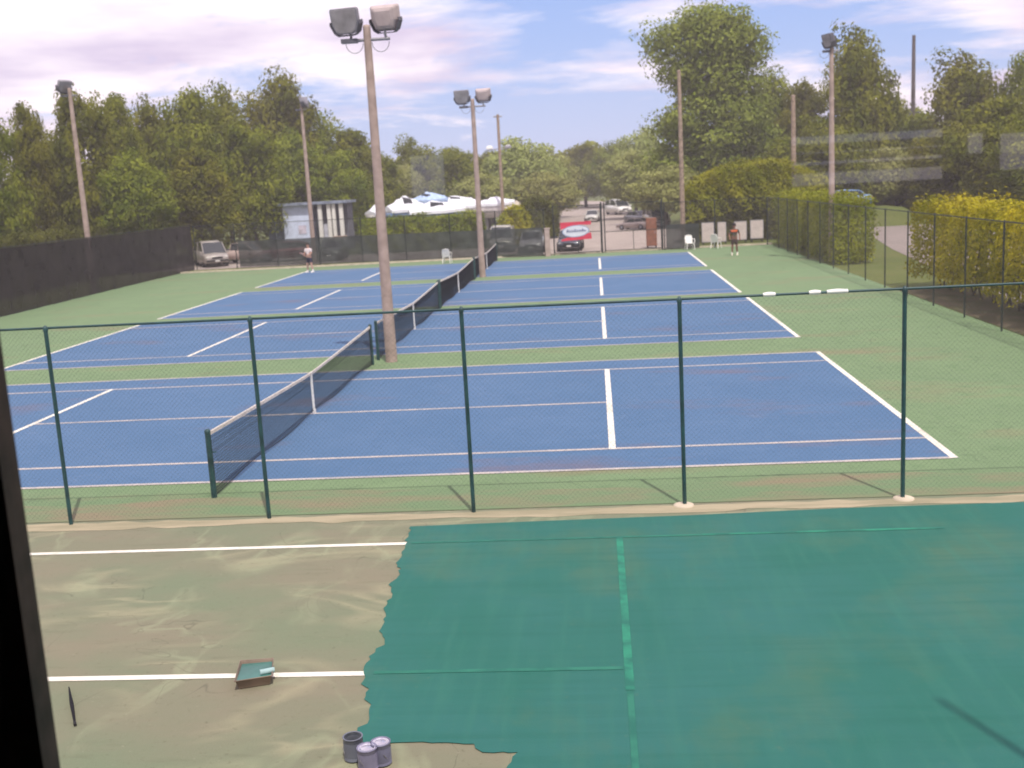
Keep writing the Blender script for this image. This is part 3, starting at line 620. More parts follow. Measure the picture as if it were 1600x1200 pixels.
tree(1300, 44, 190, 78, 'd', 'dark low tree below the right floodlight', GR)
tree(1392, 46, 165, 92, 'b', 'tree on the right flank of the tall dark narrow one', GR)
tree(1440, 46, 172, 100, 'a', 'low tree at the foot of the thin dark utility pole', GR)
tree(1400, 52, 235, 78, 'p', 'pale low tree above the gap between the hedges', GR)
tree(1518, 56, 88, 84, 'd', 'dark broad tree left of the right edge tree', GR)
tree(1480, 50, 200, 72, 'b', 'bushy tree over the left end of the bright hedge', GR)
tree(1560, 62, 158, 68, 'a', 'full green tree over the middle of the bright hedge', GR)
tree(1612, 46, 76, 82, 'a', 'tree cut by the right edge of the photo', GR)
tree(1630, 56, 190, 62, 'd', 'low dark tree in the right edge behind the bright hedge', GR)

def hedge(label, L_, wd, z0, z1, loc, rz, m_, n, leaf, seed, name='hedge', stems=0, group=None, arch=0.0):
    rg = np.random.default_rng(seed); P_ = []; Nn = []
    bump = lambda a, b: .17*np.sin(a*1.3+b)+.13*np.sin(a*3.3+2*b)+.10*np.sin(b*4+a*6)
    ph = 2*(z1-z0); tot = ph+wd+0.0
    s = rg.uniform(0, L_, n); q_ = rg.uniform(0, tot, n); dep = rg.exponential(.10, n)
    x = s; y = np.empty(n); z = np.empty(n); nr = np.zeros((n, 3))
    h = (z1-z0)
    f = q_ < h; y[f] = -wd/2; z[f] = z0+q_[f]; nr[f, 1] = -1
    g = (q_ >= h) & (q_ < h+wd); y[g] = q_[g]-h-wd/2; z[g] = z1; nr[g, 2] = 1
    k = q_ >= h+wd; y[k] = wd/2; z[k] = z0+q_[k]-h-wd; nr[k, 1] = 1
    e = rg.uniform(0, 1, n) < wd/(L_+wd)*1.0
    endx = rg.uniform(0, 1, n) < .5; x = np.where(e, np.where(endx, 0, L_), x); nr[e] = 0; nr[e, 0] = np.where(endx[e], -1, 1); y[e] = rg.uniform(-wd/2, wd/2, e.sum()); z[e] = rg.uniform(z0, z1, e.sum())
    bb = bump(x, z+y*1.3); P0 = np.stack([x, y, z], 1) + nr*(bb-dep)[:, None]
    if arch: P0[:, 2] -= arch*((P0[:, 0]/L_*2-1)**2)*(P0[:, 2]/z1)
    P0 += rg.normal(0, .055, P0.shape)
    spr = rg.uniform(0, 1, n) < .05; P0[spr, 2] += rg.exponential(.13, spr.sum())*(nr[spr, 2] > .5)
    me = leaves_mesh('foliage', P0, nr+np.array([0, 0, .25]), leaf, m_, seed)
    t = thing(name, label, name, loc, rz, group); c = bpy.data.objects.new('foliage', me); COL.objects.link(c); c.parent = t
    mb = MB(); rs = random.Random(seed)
    for i in range(max(3, int(L_/1.1))):
        xx = (i+.5)*L_/max(3, int(L_/1.1))
        for j in range(3): mb.tube([(xx, rs.uniform(-.1, .1), -.05), (xx+rs.uniform(-.3, .3), rs.uniform(-.3, .3), z0+.3), (xx+rs.uniform(-.5, .5), rs.uniform(-.4, .4), z1*.85)], [.035, .025, .01], 5)
    # twiggy core that stops light straight through
    mb.build('stems', M_bark, t)
    P1 = np.stack([rg.uniform(.2, L_-.2, n//4), rg.uniform(-wd*.3, wd*.3, n//4), rg.uniform(z0, z1-.25, n//4)], 1)
    if arch: P1[:, 2] -= arch*((P1[:, 0]/L_*2-1)**2)*(P1[:, 2]/z1)
    me = leaves_mesh('inner_foliage', P1, np.zeros_like(P1), leaf*1.6, m_, seed+1); c = bpy.data.objects.new('inner_foliage', me); COL.objects.link(c); c.parent = t
    return t
hedge('bright yellow-green hedge at the right edge behind the side fence', 19, 2.0, .45, 3.15, (19.2, 6.5, 0), R(90), M_hedge, 30000, .075, 51)
hedge('clipped hedge running along the side fence to the rounded corner bush', 17.5, 1.8, .1, 3.15, (18.6, 36.5, 0), R(90), M_hedged, 26000, .085, 52)
q0 = G(1340, 372)
hedge('low far hedge beyond the footpath, seen in the gap between hedges', 20, 2.2, .1, 2.9, (22.5, 79, 0), 0, M_hedge, 14000, .13, 53)
hedge('rounded bush arching over the four pale panels', 9.6, 2.6, 2.0, 5.3, (12.5, 60.3, 0), 0, M_hedged, 16000, .11, 54, name='bush', arch=1.5)
hedge('dark lower hedge standing behind the four pale panels', 8.8, 1.0, .05, 2.8, (12.6, 59.6, 0), 0, M_leafdark, 9000, .12, 59)
q0 = At(566, 350, 68); q1 = At(798, 350, 68)
hedge('long hedge below the boats behind the far fence', q1[0]-q0[0]-2.2, 1.8, .05, 2.55, (q0[0], 68, 0), 0, M_hedged, 15000, .11, 55)
q0 = At(800, 350, 66)
hedge('small round bush at the right end of the long far hedge', 2.3, 1.8, .1, 3.1, (q0[0]-.9, 66, 0), 0, M_hedge, 4500, .11, 56, name='bush', arch=1.0)
q0 = At(825, 350, 74)
hedge('dark shrubbery between the small round bush and the lane', 3.6, 2.0, .1, 3.4, (q0[0]-1.2, 76, 0), 0, M_leafdark, 5000, .13, 57, name='bush', arch=1.0)
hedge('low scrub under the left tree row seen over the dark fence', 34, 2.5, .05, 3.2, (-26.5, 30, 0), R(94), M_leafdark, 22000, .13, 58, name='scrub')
# distant wood and understory (nobody could count these)
def wood(name, label, path, h, n, leaf, m_, seed, amp=2.0, thick=8):
    rg = np.random.default_rng(seed); P_ = []
    pts = np.array(path, float); seg = np.linalg.norm(np.diff(pts, axis=0), axis=1); cum = np.concatenate([[0], np.cumsum(seg)])
    s = rg.uniform(0, cum[-1], n); x = np.interp(s, cum, pts[:, 0]); y = np.interp(s, cum, pts[:, 1])
    top = h+amp*(.5*np.sin(s*.21+seed)+.3*np.sin(s*.53+1)+.25*np.sin(s*1.1)); z = top*rg.uniform(0.02, 1, n)**.7
    b = (np.sin(s*1.3+z*.9)+np.sin(s*.7-z*1.4))*1.1
    P0 = np.stack([x, y+rg.uniform(0, thick, n)*.5+b, z], 1); nr = np.tile([0, -1, .6], (n, 1)).astype(float)
    me = leaves_mesh(name, P0, nr, leaf, m_, seed); o = bpy.data.objects.new(name, me); COL.objects.link(o); tag(o, label, name.replace('_', ' '), kind='stuff')
wood('distant_wood', 'far-off wood closing the view behind all the trees', [(-150, 130), (-60, 150), (-20, 175), (20, 190), (60, 150), (130, 110)], 9.5, 26000, .62, M_leaf, 61)
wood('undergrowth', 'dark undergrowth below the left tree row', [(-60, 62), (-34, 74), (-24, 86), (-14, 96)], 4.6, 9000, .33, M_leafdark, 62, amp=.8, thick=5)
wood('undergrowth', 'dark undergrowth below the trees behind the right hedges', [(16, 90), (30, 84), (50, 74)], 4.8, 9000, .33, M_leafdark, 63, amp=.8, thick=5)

# ------------------------------------------------------------------ vehicles
def car(label, loc, rz, col, kind='car', wheels=True, scale=1.0, cat='car', metal=0.3):
    c = thing('parked_car' if kind != 'van' else 'parked_van', label, cat, loc, rz, 'vehicles parked around the courts', scale)
    pm = mat('paint_%d_%d_%d' % tuple(int(k*100) for k in col), col, rough=.3, metal=metal, vary=.06, coat=.6, spec=.5)
    # x forward, sections from back to front: (x, half width, z bottom, z shoulder)
    S = {'car': [(-2.2, .72, .42, .92), (-2.1, .82, .28, .98), (-1.4, .87, .24, 1.0), (0, .88, .24, .96), (1.0, .87, .24, .93), (1.7, .84, .26, .84), (2.12, .76, .30, .70), (2.22, .66, .36, .60)],
         'van': [(-2.4, .80, .42, 1.08), (-2.35, .90, .30, 1.12), (-1.4, .94, .26, 1.14), (0, .95, .26, 1.10), (1.2, .94, .26, 1.04), (1.9, .90, .28, .95), (2.3, .80, .32, .82), (2.38, .70, .40, .70)],
         'pickup': [(-2.6, .82, .50, 1.12), (-2.55, .92, .40, 1.16), (-1.4, .93, .38, 1.16), (0, .95, .36, 1.14), (1.0, .94, .36, 1.10), (1.9, .92, .38, 1.02), (2.35, .86, .42, .92), (2.45, .78, .48, .78)]}[kind]
    T = {'car': [(-1.75, .70, .95), (-1.25, .62, 1.36), (-.2, .62, 1.44), (.35, .60, 1.40), (1.10, .72, .93)], 'van': [(-2.3, .80, 1.08), (-2.05, .74, 1.70), (-.3, .74, 1.80), (.75, .70, 1.72), (1.65, .80, 1.0)],
         'pickup': [(-.9, .78, 1.12), (-.75, .70, 1.72), (.2, .70, 1.80), (.65, .68, 1.74), (1.35, .80, 1.08)]}[kind]
    rings = []
    for x, w, z0, z1 in S:
        zm = (z0+z1)/2; rings.append([(x, -w*.92, z0), (x, -w, zm-.08), (x, -w*.985, zm+.12), (x, -w*.90, z1-.02), (x, 0, z1+.03), (x, w*.90, z1-.02), (x, w*.985, zm+.12), (x, w, zm-.08), (x, w*.92, z0)])
    body = MB().loft(rings, smooth=True).build('body', pm, c, bevel=0)
    roof = [[(x, -w-(1.44-z)*.12, .88), (x, -w, z-.04), (x, -w*.7, z), (x, w*.7, z), (x, w, z-.04), (x, w+(1.44-z)*.12, .88)] for x, w, z in T]
    # glasshouse: glass shell with painted roof panel and pillars
    MB().loft(roof, smooth=False).build('windows', M_glass, c)
    t2 = [q_ for q_ in T[1:-1]]
    MB().loft([[(x, -w*.98, z-.05), (x, -w*.8, z+.025), (x, w*.8, z+.025), (x, w*.98, z-.05)] for x, w, z in t2], smooth=True).build('roof', pm, c)
    mb = MB()
    for s in (-1, 1):
        for (a, b) in ((0, 1), (3, 4)): mb.tube([(T[a][0], s*(T[a][1]+.02), T[a][2]), (T[b][0], s*(T[b][1]+.01), T[b][2]-.02)], .04, 6)
        mx_ = (T[1][0]+T[3][0])/2; mb.tube([(mx_, s*(T[2][1]+.085), .95), (mx_, s*(T[2][1]+.01), T[2][2]-.04)], .04, 6)
    mb.build('pillar', pm, c)
    if kind == 'pickup':
        MB().box(-2.45, -1.0, -.78, .78, 1.12, 1.24).build('bed_cover', M_dark, c, bevel=.02)
    fx, fw = S[-2][0], S[-2][1]; fz = S[-2][3]
    for s in (-1, 1):
        mb = MB(); mb.lathe([(.001, .0), (.11, .01), (.12, -.06)], 12)
        mb.v = [(fx+.03+z*1.0, s*fw*.78+x*1.3, fz-.12+y*.8) for x, y, z in mb.v]; mb.build('headlight', mat('headlight_glass', (.75, .74, .66), rough=.15, vary=.05), c)
        MB().box(S[0][0]-.02, S[0][0]+.04, s*.62-.10, s*.62+.10, .72, .88).build('tail_light', mat('tail_red', (.4, .02, .02)), c)
        MB().box(T[4][0]-.25, T[4][0]-.08, min(s*.88, s*1.06), max(s*.88, s*1.06), .96, 1.10).build('mirror', pm, c, bevel=.02)
    mb = MB(); mb.box(fx-.06, fx+.12, -fw*.95, fw*.95, S[-1][2]+.0, S[-1][2]+.12); mb.box(S[0][0]-.08, S[0][0]+.08, -.74, .74, .44, .56); mb.build('bumper', M_dark, c, bevel=.03)
    mb = MB(); mb.box(fx+.02, fx+.125, -.38, .38, fz-.20, fz-.08); mb.build('grille', M_dark, c, bevel=.01)
    mb = MB(); mb.box(fx+.12, fx+.135, -.16, .16, S[-1][2]+.01, S[-1][2]+.10); mb.build('number_plate', M_white, c)
    for wx in (-1.38, 1.36):
        for s in (-1, 1):
            mb = MB(); mb.lathe([(.20, -.10), (.30, -.105), (.325, -.06), (.325, .06), (.30, .105), (.20, .10)], 20)
            mb.v = [(wx+x, s*.80+z, .325+y) for x, y, z in mb.v]; tm = mb.build('wheel', M_dark, c)
            mb = MB(); mb.lathe([(.001, .08), (.10, .085), (.20, .06), (.205, .0), (.2, -.06), (.001, -.06)], 16)
            mb.v = [(wx+x, s*(.80+z*.9), .325+y) for x, y, z in mb.v]; mb.build('rim', M_steel, tm)
    return c
q = At(892, 398, 58.2); car('dark blue car facing the courts below the red banner', (q[0], 58.6, -.02), R(-92), (0.035, .04, .06), scale=.95)
q = At(831, 395, 57.5); car('silver car facing the courts, dimmed by the windscreen left of the gate', (q[0], 58.8, -.02), R(-90), (0.55, .55, .54))
q = At(783, 390, 60); car('pale van dimmed by the windscreen behind the third net pole', (q[0], 61.5, -.02), R(-88), (0.42, .40, .34), kind='van', cat='van')
q = At(323, 410, 60); car('silver van parked at the far left corner', (q[0], 61.0, -.02), R(-60), (0.36, .32, .29), kind='van', cat='van', metal=.1)
q = At(362, 400, 62.5); car('beige pickup truck partly behind the silver van', (q[0]+.9, 62.6, -.02), R(-12), (0.50, .38, .34), kind='pickup', cat='pickup truck', scale=.85, metal=.1)
q = At(515, 395, 60.5); car('dark car dimmed by the windscreen below the white pavilion', (q[0], 61.5, -.02), R(-85), (0.10, .11, .09))
q = At(445, 395, 62); car('dark red car dimmed by the windscreen left of the person in white', (q[0], 62.5, -.02), R(-170), (0.20, .04, .05))
q = At(965, 312, 130); car('white van at the far end of the parking lot', (q[0], 128, -.02), R(-70), (0.75, .73, .70), kind='van', cat='van', scale=1.1, metal=0)
q = At(1000, 340, 95); car('dark car parked on the right side of the lot', (q[0], 96, -.02), R(-60), (0.22, .22, .24), scale=.9)
q = At(985, 362, 76); car('charcoal car seen through the gate mesh', (q[0]+.6, 84, -.02), R(150), (0.30, .24, .22), scale=.72)
q = At(1024, 345, 90); car('pale gold van behind the brown locker', (q[0], 88, -.02), R(-80), (0.55, .47, .38), kind='van', cat='van', metal=.1)
q = At(926, 338, 112); car('small white car in the middle of the lot', (q[0], 108, -.02), R(-95), (0.6, .58, .55), scale=.9, metal=0)
q = At(1325, 300, 70); car('bright blue car showing over the clipped hedge', (q[0], 72, 1.35), R(175), (0.16, .30, .55), metal=0)
mb = MB(); mb.add([(-6, -4, 0), (6, -4, 0), (6, 4, 0), (-6, 4, 0), (-4, -2.6, 1.35), (4, -2.6, 1.35), (4, 2.6, 1.35), (-4, 2.6, 1.35)], [(0, 1, 5, 4), (1, 2, 6, 5), (2, 3, 7, 6), (3, 0, 4, 7), (4, 5, 6, 7)]); o = mb.build('grass_bank', M_grass); o.location = (q[0], 72, -.03); o['kind'] = 'structure'
for u_, v_, y_, lb in ((50, 362, 70, 'white car glimpsed under the trees at the far left'), (70, 362, 74, 'second pale car glimpsed under the trees at the far left'), (155, 372, 66, 'pale car glimpsed right of the left floodlight pole foot'), (22, 366, 66, 'pale yellow car glimpsed nearest the left edge')):
    q = At(u_, v_, y_); car(lb, (q[0], y_, -.02), R(random.uniform(-120, -60)), (0.6, .6, .58) if 'yellow' not in lb else (.6, .55, .3), scale=1.0, metal=0).location.z = max(0, q[2]-.9)

# ------------------------------------------------------------------ boats in the yard
def boat(label, u0, u1, v_deck, y, hullcol, tarp, rz, seed, hull_h=1.3, tarp_h=1.1):
    a = At(u0, v_deck, y); b = At(u1, v_deck, y); Ln = abs(b[0]-a[0])*1.02; zc = (a[2]+b[2])/2; rg = random.Random(seed)
    t = thing('boat', label, 'boat', ((a[0]+b[0])/2, y, 0), rz, 'boats stored behind the far hedge'); hw = Ln*.16+.35
    rings = []; tops = []
    for i in range(13):
        s = i/12; x = -Ln/2+Ln*s; w = hw*(1-max(0, (s-.45)/.55)**2.2*.97); k = .12+.25*max(0, s-.6)
        rings.append([(x+.3*s, -w, zc+k), (x, -w*.85, zc-hull_h*.5), (x-.2*s, -w*.15, zc-hull_h+.5*max(0, s-.5)), (x-.2*s, w*.15, zc-hull_h+.5*max(0, s-.5)), (x, w*.85, zc-hull_h*.5), (x+.3*s, w, zc+k)])
        th = tarp_h*min(1, .35+1.6*s, (1.05-s)*1.5+.2)*(1+.05*math.sin(i*2.3+seed))
        tops.append([(x+.3*s, -w*1.04, zc+k-.15), (x+.3*s, -w*1.02, zc+k+.1), (x+.3*s, -w*.55+rg.uniform(-.1, .1), zc+k+th*.62), (x+.3*s, rg.uniform(-.1, .1), zc+k+th+rg.uniform(-.06, .06)), (x+.3*s, w*.55, zc+k+th*.62), (x+.3*s, w*1.02, zc+k+.1), (x+.3*s, w*1.04, zc+k-.15)])
    MB().loft(rings, smooth=True).build('hull', hullcol, t); MB().loft(tops, smooth=False).build('cover', tarp, t)
    mb = MB()
    for xx in (-Ln*.3, Ln*.15):
        for s in (-1, 1): mb.tube([(xx, s*hw*.95, 0), (xx, s*hw*.6, zc-hull_h*.45)], .05, 6)
        mb.tube([(xx, -hw*.9, .1), (xx, hw*.9, .1)], .06, 6); mb.box(xx-.12, xx+.12, -.15, .15, 0, zc-hull_h+.02)
    mb.build('cradle', M_steel, t)
    if Ln > 3.5:
        a0, a1 = -Ln*.12, Ln*.20
        MB().loft([[(x_, -w_, z_), (x_, w_, z_), (x_+sl, w_*.8, z_+.0+hh), (x_+sl, -w_*.8, z_+hh)] for x_, w_, z_, hh, sl in ((a0, hw*.72, zc+.1, tarp_h*.95, .1), (a1, hw*.66, zc+.1, tarp_h*.8, -.35))]).build('cabin', M_glass, t)
    return t
M_shrink = mat('white_shrink_wrap', (0.74, .75, .80), rough=.35, vary=.08, scale=1.5, spec=.5); M_gel = mat('blue_hull', (0.16, .26, .48), rough=.3, vary=.2); M_gelw = mat('white_hull', (0.70, .66, .66), rough=.3, vary=.15)
M_bluet = mat('pale_blue_tarp', (0.40, .52, .74), rough=.5, vary=.15)
boat('white wrapped boat nearest the big light pole', 604, 664, 331, 86, M_gel, M_shrink, R(35), 1, tarp_h=1.35)
boat('large white covered boat with blue hull in the middle of the yard', 640, 722, 333, 82, M_gel, M_shrink, R(14), 2, tarp_h=1.0, hull_h=1.5)
boat('white covered boat perched high behind the middle of the yard', 640, 700, 316, 92, M_gel, M_bluet, R(-24), 3, tarp_h=.85)
boat('pale blue covered boat behind the middle of the yard', 676, 742, 320, 96, M_gel, M_shrink, R(22), 8, tarp_h=.8)
boat('low white covered boat just left of the smaller twin pole', 706, 754, 325, 90, M_gelw, M_shrink, R(-12), 4, tarp_h=.9, hull_h=1.2)
boat('white covered boat just right of the smaller twin pole', 748, 800, 321, 92, M_gelw, M_shrink, R(-8), 5, tarp_h=.75, hull_h=1.2)
boat('small white boat just left of the big light pole', 574, 598, 335, 86, M_gelw, M_shrink, R(60), 6, tarp_h=.8, hull_h=.9)
boat('small tan covered boat at the right end of the boat yard', 786, 826, 328, 92, M_gelw, mat('tan_tarp', (.50, .44, .35)), R(10), 7, tarp_h=.7, hull_h=1.0)

# ------------------------------------------------------------------ pavilion
q = At(475, 345, 74)
pv = thing('pavilion', 'small white and pale blue pavilion with white porch posts behind the far fence', 'building', (q[0], 74, 0))
M_pw = mat('pale_blue_siding', (0.62, .68, .86), vary=.1, scale=2); M_pp = mat('porch_white', (.75, .72, .68), vary=.06)
def wx(u): return At(u, 345, 74)[0]-q[0]
zt = At(470, 318, 74)[2]
MB().box(wx(443), wx(487), -.1, 3, 0, zt-.15).build('wall', M_pw, pv)
MB().box(wx(488)+.02, wx(540), .9, 3, 0, zt-.15).build('back_wall', mat('porch_back', (.13, .13, .16)), pv)
MB().box(wx(438), wx(545), -.5, 3.4, zt-.15, zt+.06).build('roof', mat('roof_grey_blue', (.22, .25, .32)), pv)
for u0, u1, zb in ((499, 505, 0), (513, 519, 0), (521, 526, 1.0), (532, 538, 1.0)):
    MB().box(wx(u0), wx(u1), -.3, -.1, zb, zt-.15).build('post', M_pp, pv)
MB().box(wx(520), wx(541), -.35, -.1, .95, 1.18).build('porch_rail', mat('porch_rail', (.42, .30, .24)), pv)
MB().box(wx(505), wx(514), 0.0, .9, 0, 2.2).build('door', mat('grey_door', (.45, .45, .52)), pv)
MB().box(wx(415), wx(441), .6, 3, 0, zt-.35).build('annex', mat('annex_blue', (.15, .18, .24)), pv)
MB().box(wx(466), wx(478), -.13, -.1, 1.5, 2.2).build('window', mat('pink_blind', (.58, .52, .62)), pv)

# ------------------------------------------------------------------ four pale panels, locker
for i, (u0, u1, v0, v1, lb) in enumerate(((1096, 1116, 348, 378, 'leftmost pale upright panel under the rounded bush'), (1121, 1135, 347, 378, 'narrow pale upright panel, second from the left'), (1147, 1167, 346, 374, 'pale upright panel just right of the person in orange'), (1172, 1193, 344, 372, 'rightmost pale upright panel under the rounded bush'))):
    a = At(u0, v0, 57.2); b = At(u1, v1, 57.2); w = b[0]-a[0]; zb = max(.12, b[2]); h = a[2]-zb
    t = thing('panel', lb, 'panel', ((a[0]+b[0])/2, 57.2, 0), random.uniform(-.05, .05), 'pale upright panels under the rounded bush')
    MB().box(-w/2+.03, w/2-.03, -.02, .02, zb+.03, zb+h-.03).build('board', mat('pale_board', (.62, .54, .50), vary=.1, scale=1.5), t)
    mb = MB(); mb.box(-w/2-.01, w/2+.01, -.03, .03, zb+h-.03, zb+h+.01); mb.box(-w/2-.01, w/2+.01, -.03, .03, zb-.01, zb+.03); mb.box(-w/2-.01, -w/2+.03, -.03, .03, zb+.03, zb+h-.03); mb.box(w/2-.03, w/2+.01, -.03, .03, zb+.03, zb+h-.03); mb.build('frame', M_steel, t)
    for s in (-1, 1):
        mb = MB(); mb.box(s*w*.4-.03, s*w*.4+.03, -.03, .03, .05, zb-.01); mb.box(s*w*.4-.04, s*w*.4+.04, -.3, .3, 0, .05); mb.build('leg', M_dark, t)
q = At(1018, 370, 56.5); t = thing('locker', 'brown upright locker just inside the lot by the gate post', 'locker', (q[0], 56.5, 0))
M_br = mat('rusty_brown', (.24, .10, .06), vary=.2); MB().box(-.34, .34, -.3, .3, .12, 1.95).build('body', M_br, t, bevel=.02)
MB().box(-.30, .30, -.325, -.302, .16, 1.9).build('door', M_br, t, bevel=.005); MB().box(.20, .24, -.36, -.326, .95, 1.1).build('handle', M_steel, t)
for sx_ in (-1, 1): MB().box(sx_*.28-.04, sx_*.28+.04, -.25, .25, 0, .12).build('foot', M_dark, t)

# ------------------------------------------------------------------ white chairs
def chair(label, loc, rz):
    c = thing('plastic_chair', label, 'chair', loc, rz, 'white plastic chairs by the far fence')
    mb = MB()   # back faces +y, seat front at -y
    nx, ny = 6, 5
    top = [[(x*(.23-.02*j/ny), -.24+.46*j/ny, .42+.015*math.cos(x*2)*0-.02*(1-(x)**2)*math.sin(j/ny*math.pi)) for x in np.linspace(-1, 1, nx)] for j in range(ny+1)]
    vs = [p for r in top for p in r]+[(p[0], p[1], p[2]-.02) for r in top for p in r]; n0 = (ny+1)*nx
    fs = [(j*nx+i, j*nx+i+1, (j+1)*nx+i+1, (j+1)*nx+i) for j in range(ny) for i in range(nx-1)]; fs += [tuple(n0+k for k in reversed(f)) for f in fs]
    rim = [i for i in range(nx)]+[j*nx+nx-1 for j in range(1, ny+1)]+[ny*nx+i for i in range(nx-2, -1, -1)]+[j*nx for j in range(ny-1, 0, -1)]
    fs += [(rim[k], n0+rim[k], n0+rim[(k+1) % len(rim)], rim[(k+1) % len(rim)]) for k in range(len(rim))]
    mb.add(vs, fs, True); mb.build('seat', M_white, c)
    mb = MB()
    for k in range(5):
        xx = -.17+.085*k; mb.loft([[(xx-.039, .20+.12*s, .42+.44*s), (xx+.039, .20+.12*s, .42+.44*s), (xx+.039, .218+.12*s, .42+.44*s), (xx-.039, .218+.12*s, .42+.44*s)] for s in (0, .5, 1)])
    mb.tube([(-.22, .21, .42), (-.23, .29, .68), (-.18, .335, .86), (0, .345, .90), (.18, .335, .86), (.23, .29, .68), (.22, .21, .42)], .022, 8); mb.build('backrest', M_white, c)
    for s in (-1, 1):
        mb = MB(); mb.tube([(s*.225, .27, .64), (s*.27, .1, .66), (s*.28, -.12, .655), (s*.265, -.22, .62), (s*.25, -.235, .42)], .02, 7); mb.build('armrest', M_white, c)
        for (y0, y1) in ((-.22, -.27), (.2, .29)):
            mb = MB(); mb.tube([(s*.21, y0, .41), (s*.25, y1, 0)], [.030, .022], 7); mb.build('leg', M_white, c)
    return c
q = G(699, 411); chair('white plastic chair alone in front of the far windscreen', (q[0], q[1], 0), R(175))
q = G(1078, 390); chair('white plastic chair at the far end of the right baseline', (q[0], q[1], 0), R(10))
q = G(1119, 388); c = chair('white plastic chair in front of the two left pale panels', (q[0], q[1], 0), R(150))

# ------------------------------------------------------------------ people
def skinned(name, joints, edges, m_, parent, root=0, sub=2):
    me = bpy.data.meshes.new(name); me.from_pydata([j[:3] for j in joints], edges, []); me.update(); me.materials.append(m_)
    o = bpy.data.objects.new(name, me); COL.objects.link(o); o.parent = parent
    sk = o.modifiers.new('skin', 'SKIN'); 
    if not me.skin_vertices: 
        bm = bmesh.new(); bm.from_mesh(me); bm.verts.layers.skin.verify(); bm.to_mesh(me); bm.free()
    for i, j in enumerate(joints):
        sv = me.skin_vertices[0].data[i]; r = j[3]; sv.radius = r if isinstance(r, tuple) else (r, r); sv.use_root = (i == root)
    sk.use_smooth_shade = True; ss = o.modifiers.new('sub', 'SUBSURF'); ss.levels = sub; ss.render_levels = sub
    return o
def person(label, loc, rz, skin, shirt, shorts, hair, shoe, armL, armR, legspread, lean=0.0):
    """faces -y. arms: (elbow, hand) points per side"""
    p = thing('person', label, 'person', loc, rz)
    J = [(0, 0, .95, .135), (0, -lean*.4, 1.15, .125), (0, -lean, 1.38, .145), (0, -lean*1.15, 1.50, .06), (0, -lean*1.3, 1.56, .056), (0, -lean*1.35-.01, 1.64, (.082, .092)), (0, -lean*1.35-.005, 1.72, (.086, .098)), (0, -lean*1.35, 1.79, .05)]
    E = [(0, 1), (1, 2), (2, 3), (3, 4), (4, 5), (5, 6), (6, 7)]
    for s, (el, ha) in ((-1, armL), (1, armR)):
        b = len(J); J += [(s*.19, -lean, 1.42, .058), (*el, .043), (*ha, .030)]; E += [(2, b), (b, b+1), (b+1, b+2)]
        hd = (Vector(ha)-Vector(el)).normalized(); side = hd.cross(Vector((0, 1, 0))).normalized()
        palm = Vector(ha)+hd*.06; pi = len(J); J.append((*palm, (.036, .022))); E.append((b+2, pi))
        for k, (off, ln) in enumerate(((-.027, .065), (-.009, .078), (.009, .072), (.027, .055))):
            f0 = palm+hd*.03+side*off; f1 = f0+hd*ln*.5; f2 = f1+hd*ln*.35+Vector((0, -.02, -.012)); i0 = len(J); J += [(*f0, .0095), (*f1, .009), (*f2, .0075)]; E += [(pi, i0), (i0, i0+1), (i0+1, i0+2)]
        th = Vector(ha)+hd*.03+side*.035; i0 = len(J); J += [(*th, .011), (*(th+hd*.035+side*.02), .009)]; E += [(b+2, i0), (i0, i0+1)]
    for s in (-1, 1):
        b = len(J); w = legspread*s; J += [(s*.095, 0, .88, .092), (s*.10+w*.45, -.03, .50, .062), (s*.10+w*.52, -.005, .36, .060), (s*.10+w, .02, .09, .040), (s*.10+w*1.0, -.09, .035, .035)]; E += [(0, b), (b, b+1), (b+1, b+2), (b+2, b+3), (b+3, b+4)]
    skinned('body', J, E, skin, p)
    hx = -lean*1.35
    # face
    mb = MB()
    for s in (-1, 1): mb.lathe([(.001, -.013), (.012, -.006), (.012, .006), (.001, .013)], 8, (s*.034, hx-.102, 1.685))
    mb.build('eye', M_dark, p)
    mb = MB(); mb.loft([[(-.012, hx-.098, 1.69), (.012, hx-.098, 1.69), (0, hx-.105, 1.69)], [(-.018, hx-.095, 1.648), (.018, hx-.095, 1.648), (0, hx-.128, 1.650)]]); mb.build('nose', skin, p)
    mb = MB(); mb.tube([(-.025, hx-.096, 1.618), (0, hx-.104, 1.616), (.025, hx-.096, 1.618)], .006, 6); mb.build('mouth', mat('lips', (.28, .09, .08)), p)
    for s in (-1, 1): mb = MB(); mb.lathe([(.001, -.03), (.014, -.015), (.016, .01), (.001, .03)], 8, (s*.092, hx, 1.67)); mb.build('ear', skin, p)
    prof = []
    mb = MB(); n = 18
    for i in range(9):
        a = i/8*math.pi*.60; prof.append((a,))
        ring = [(.102*math.sin(a)*math.cos(t), hx+.012+.114*math.sin(a)*math.sin(t), 1.715+.115*math.cos(a)-(.05 if (math.sin(t) > 0) else -.015)*max(0, a-.9)) for t in np.linspace(0, 2*math.pi, n, endpoint=False)]
        mb.add(ring, []); 
    mb.f = [(i*n+k, (i+1)*n+k, (i+1)*n+(k+1) % n, i*n+(k+1) % n) for i in range(8) for k in range(n)]; mb.sm = [True]*len(mb.f); mb.build('hair', hair, p)
    # shirt
    J = [(0, 0, .93, (.165, .125)), (0, -lean*.4, 1.14, (.155, .125)), (0, -lean, 1.38, (.17, .13)), (0, -lean*1.1, 1.475, .075)]; E = [(0, 1), (1, 2), (2, 3)]
    for s, (el, ha) in ((-1, armL), (1, armR)):
        b = len(J); m2 = Vector((s*.19, -lean, 1.42))*.35+Vector(el)*.65; J += [(s*.195, -lean, 1.42, .074), (*m2, .066)]; E += [(2, b), (b, b+1)]
    skinned('shirt', J, E, shirt, p)
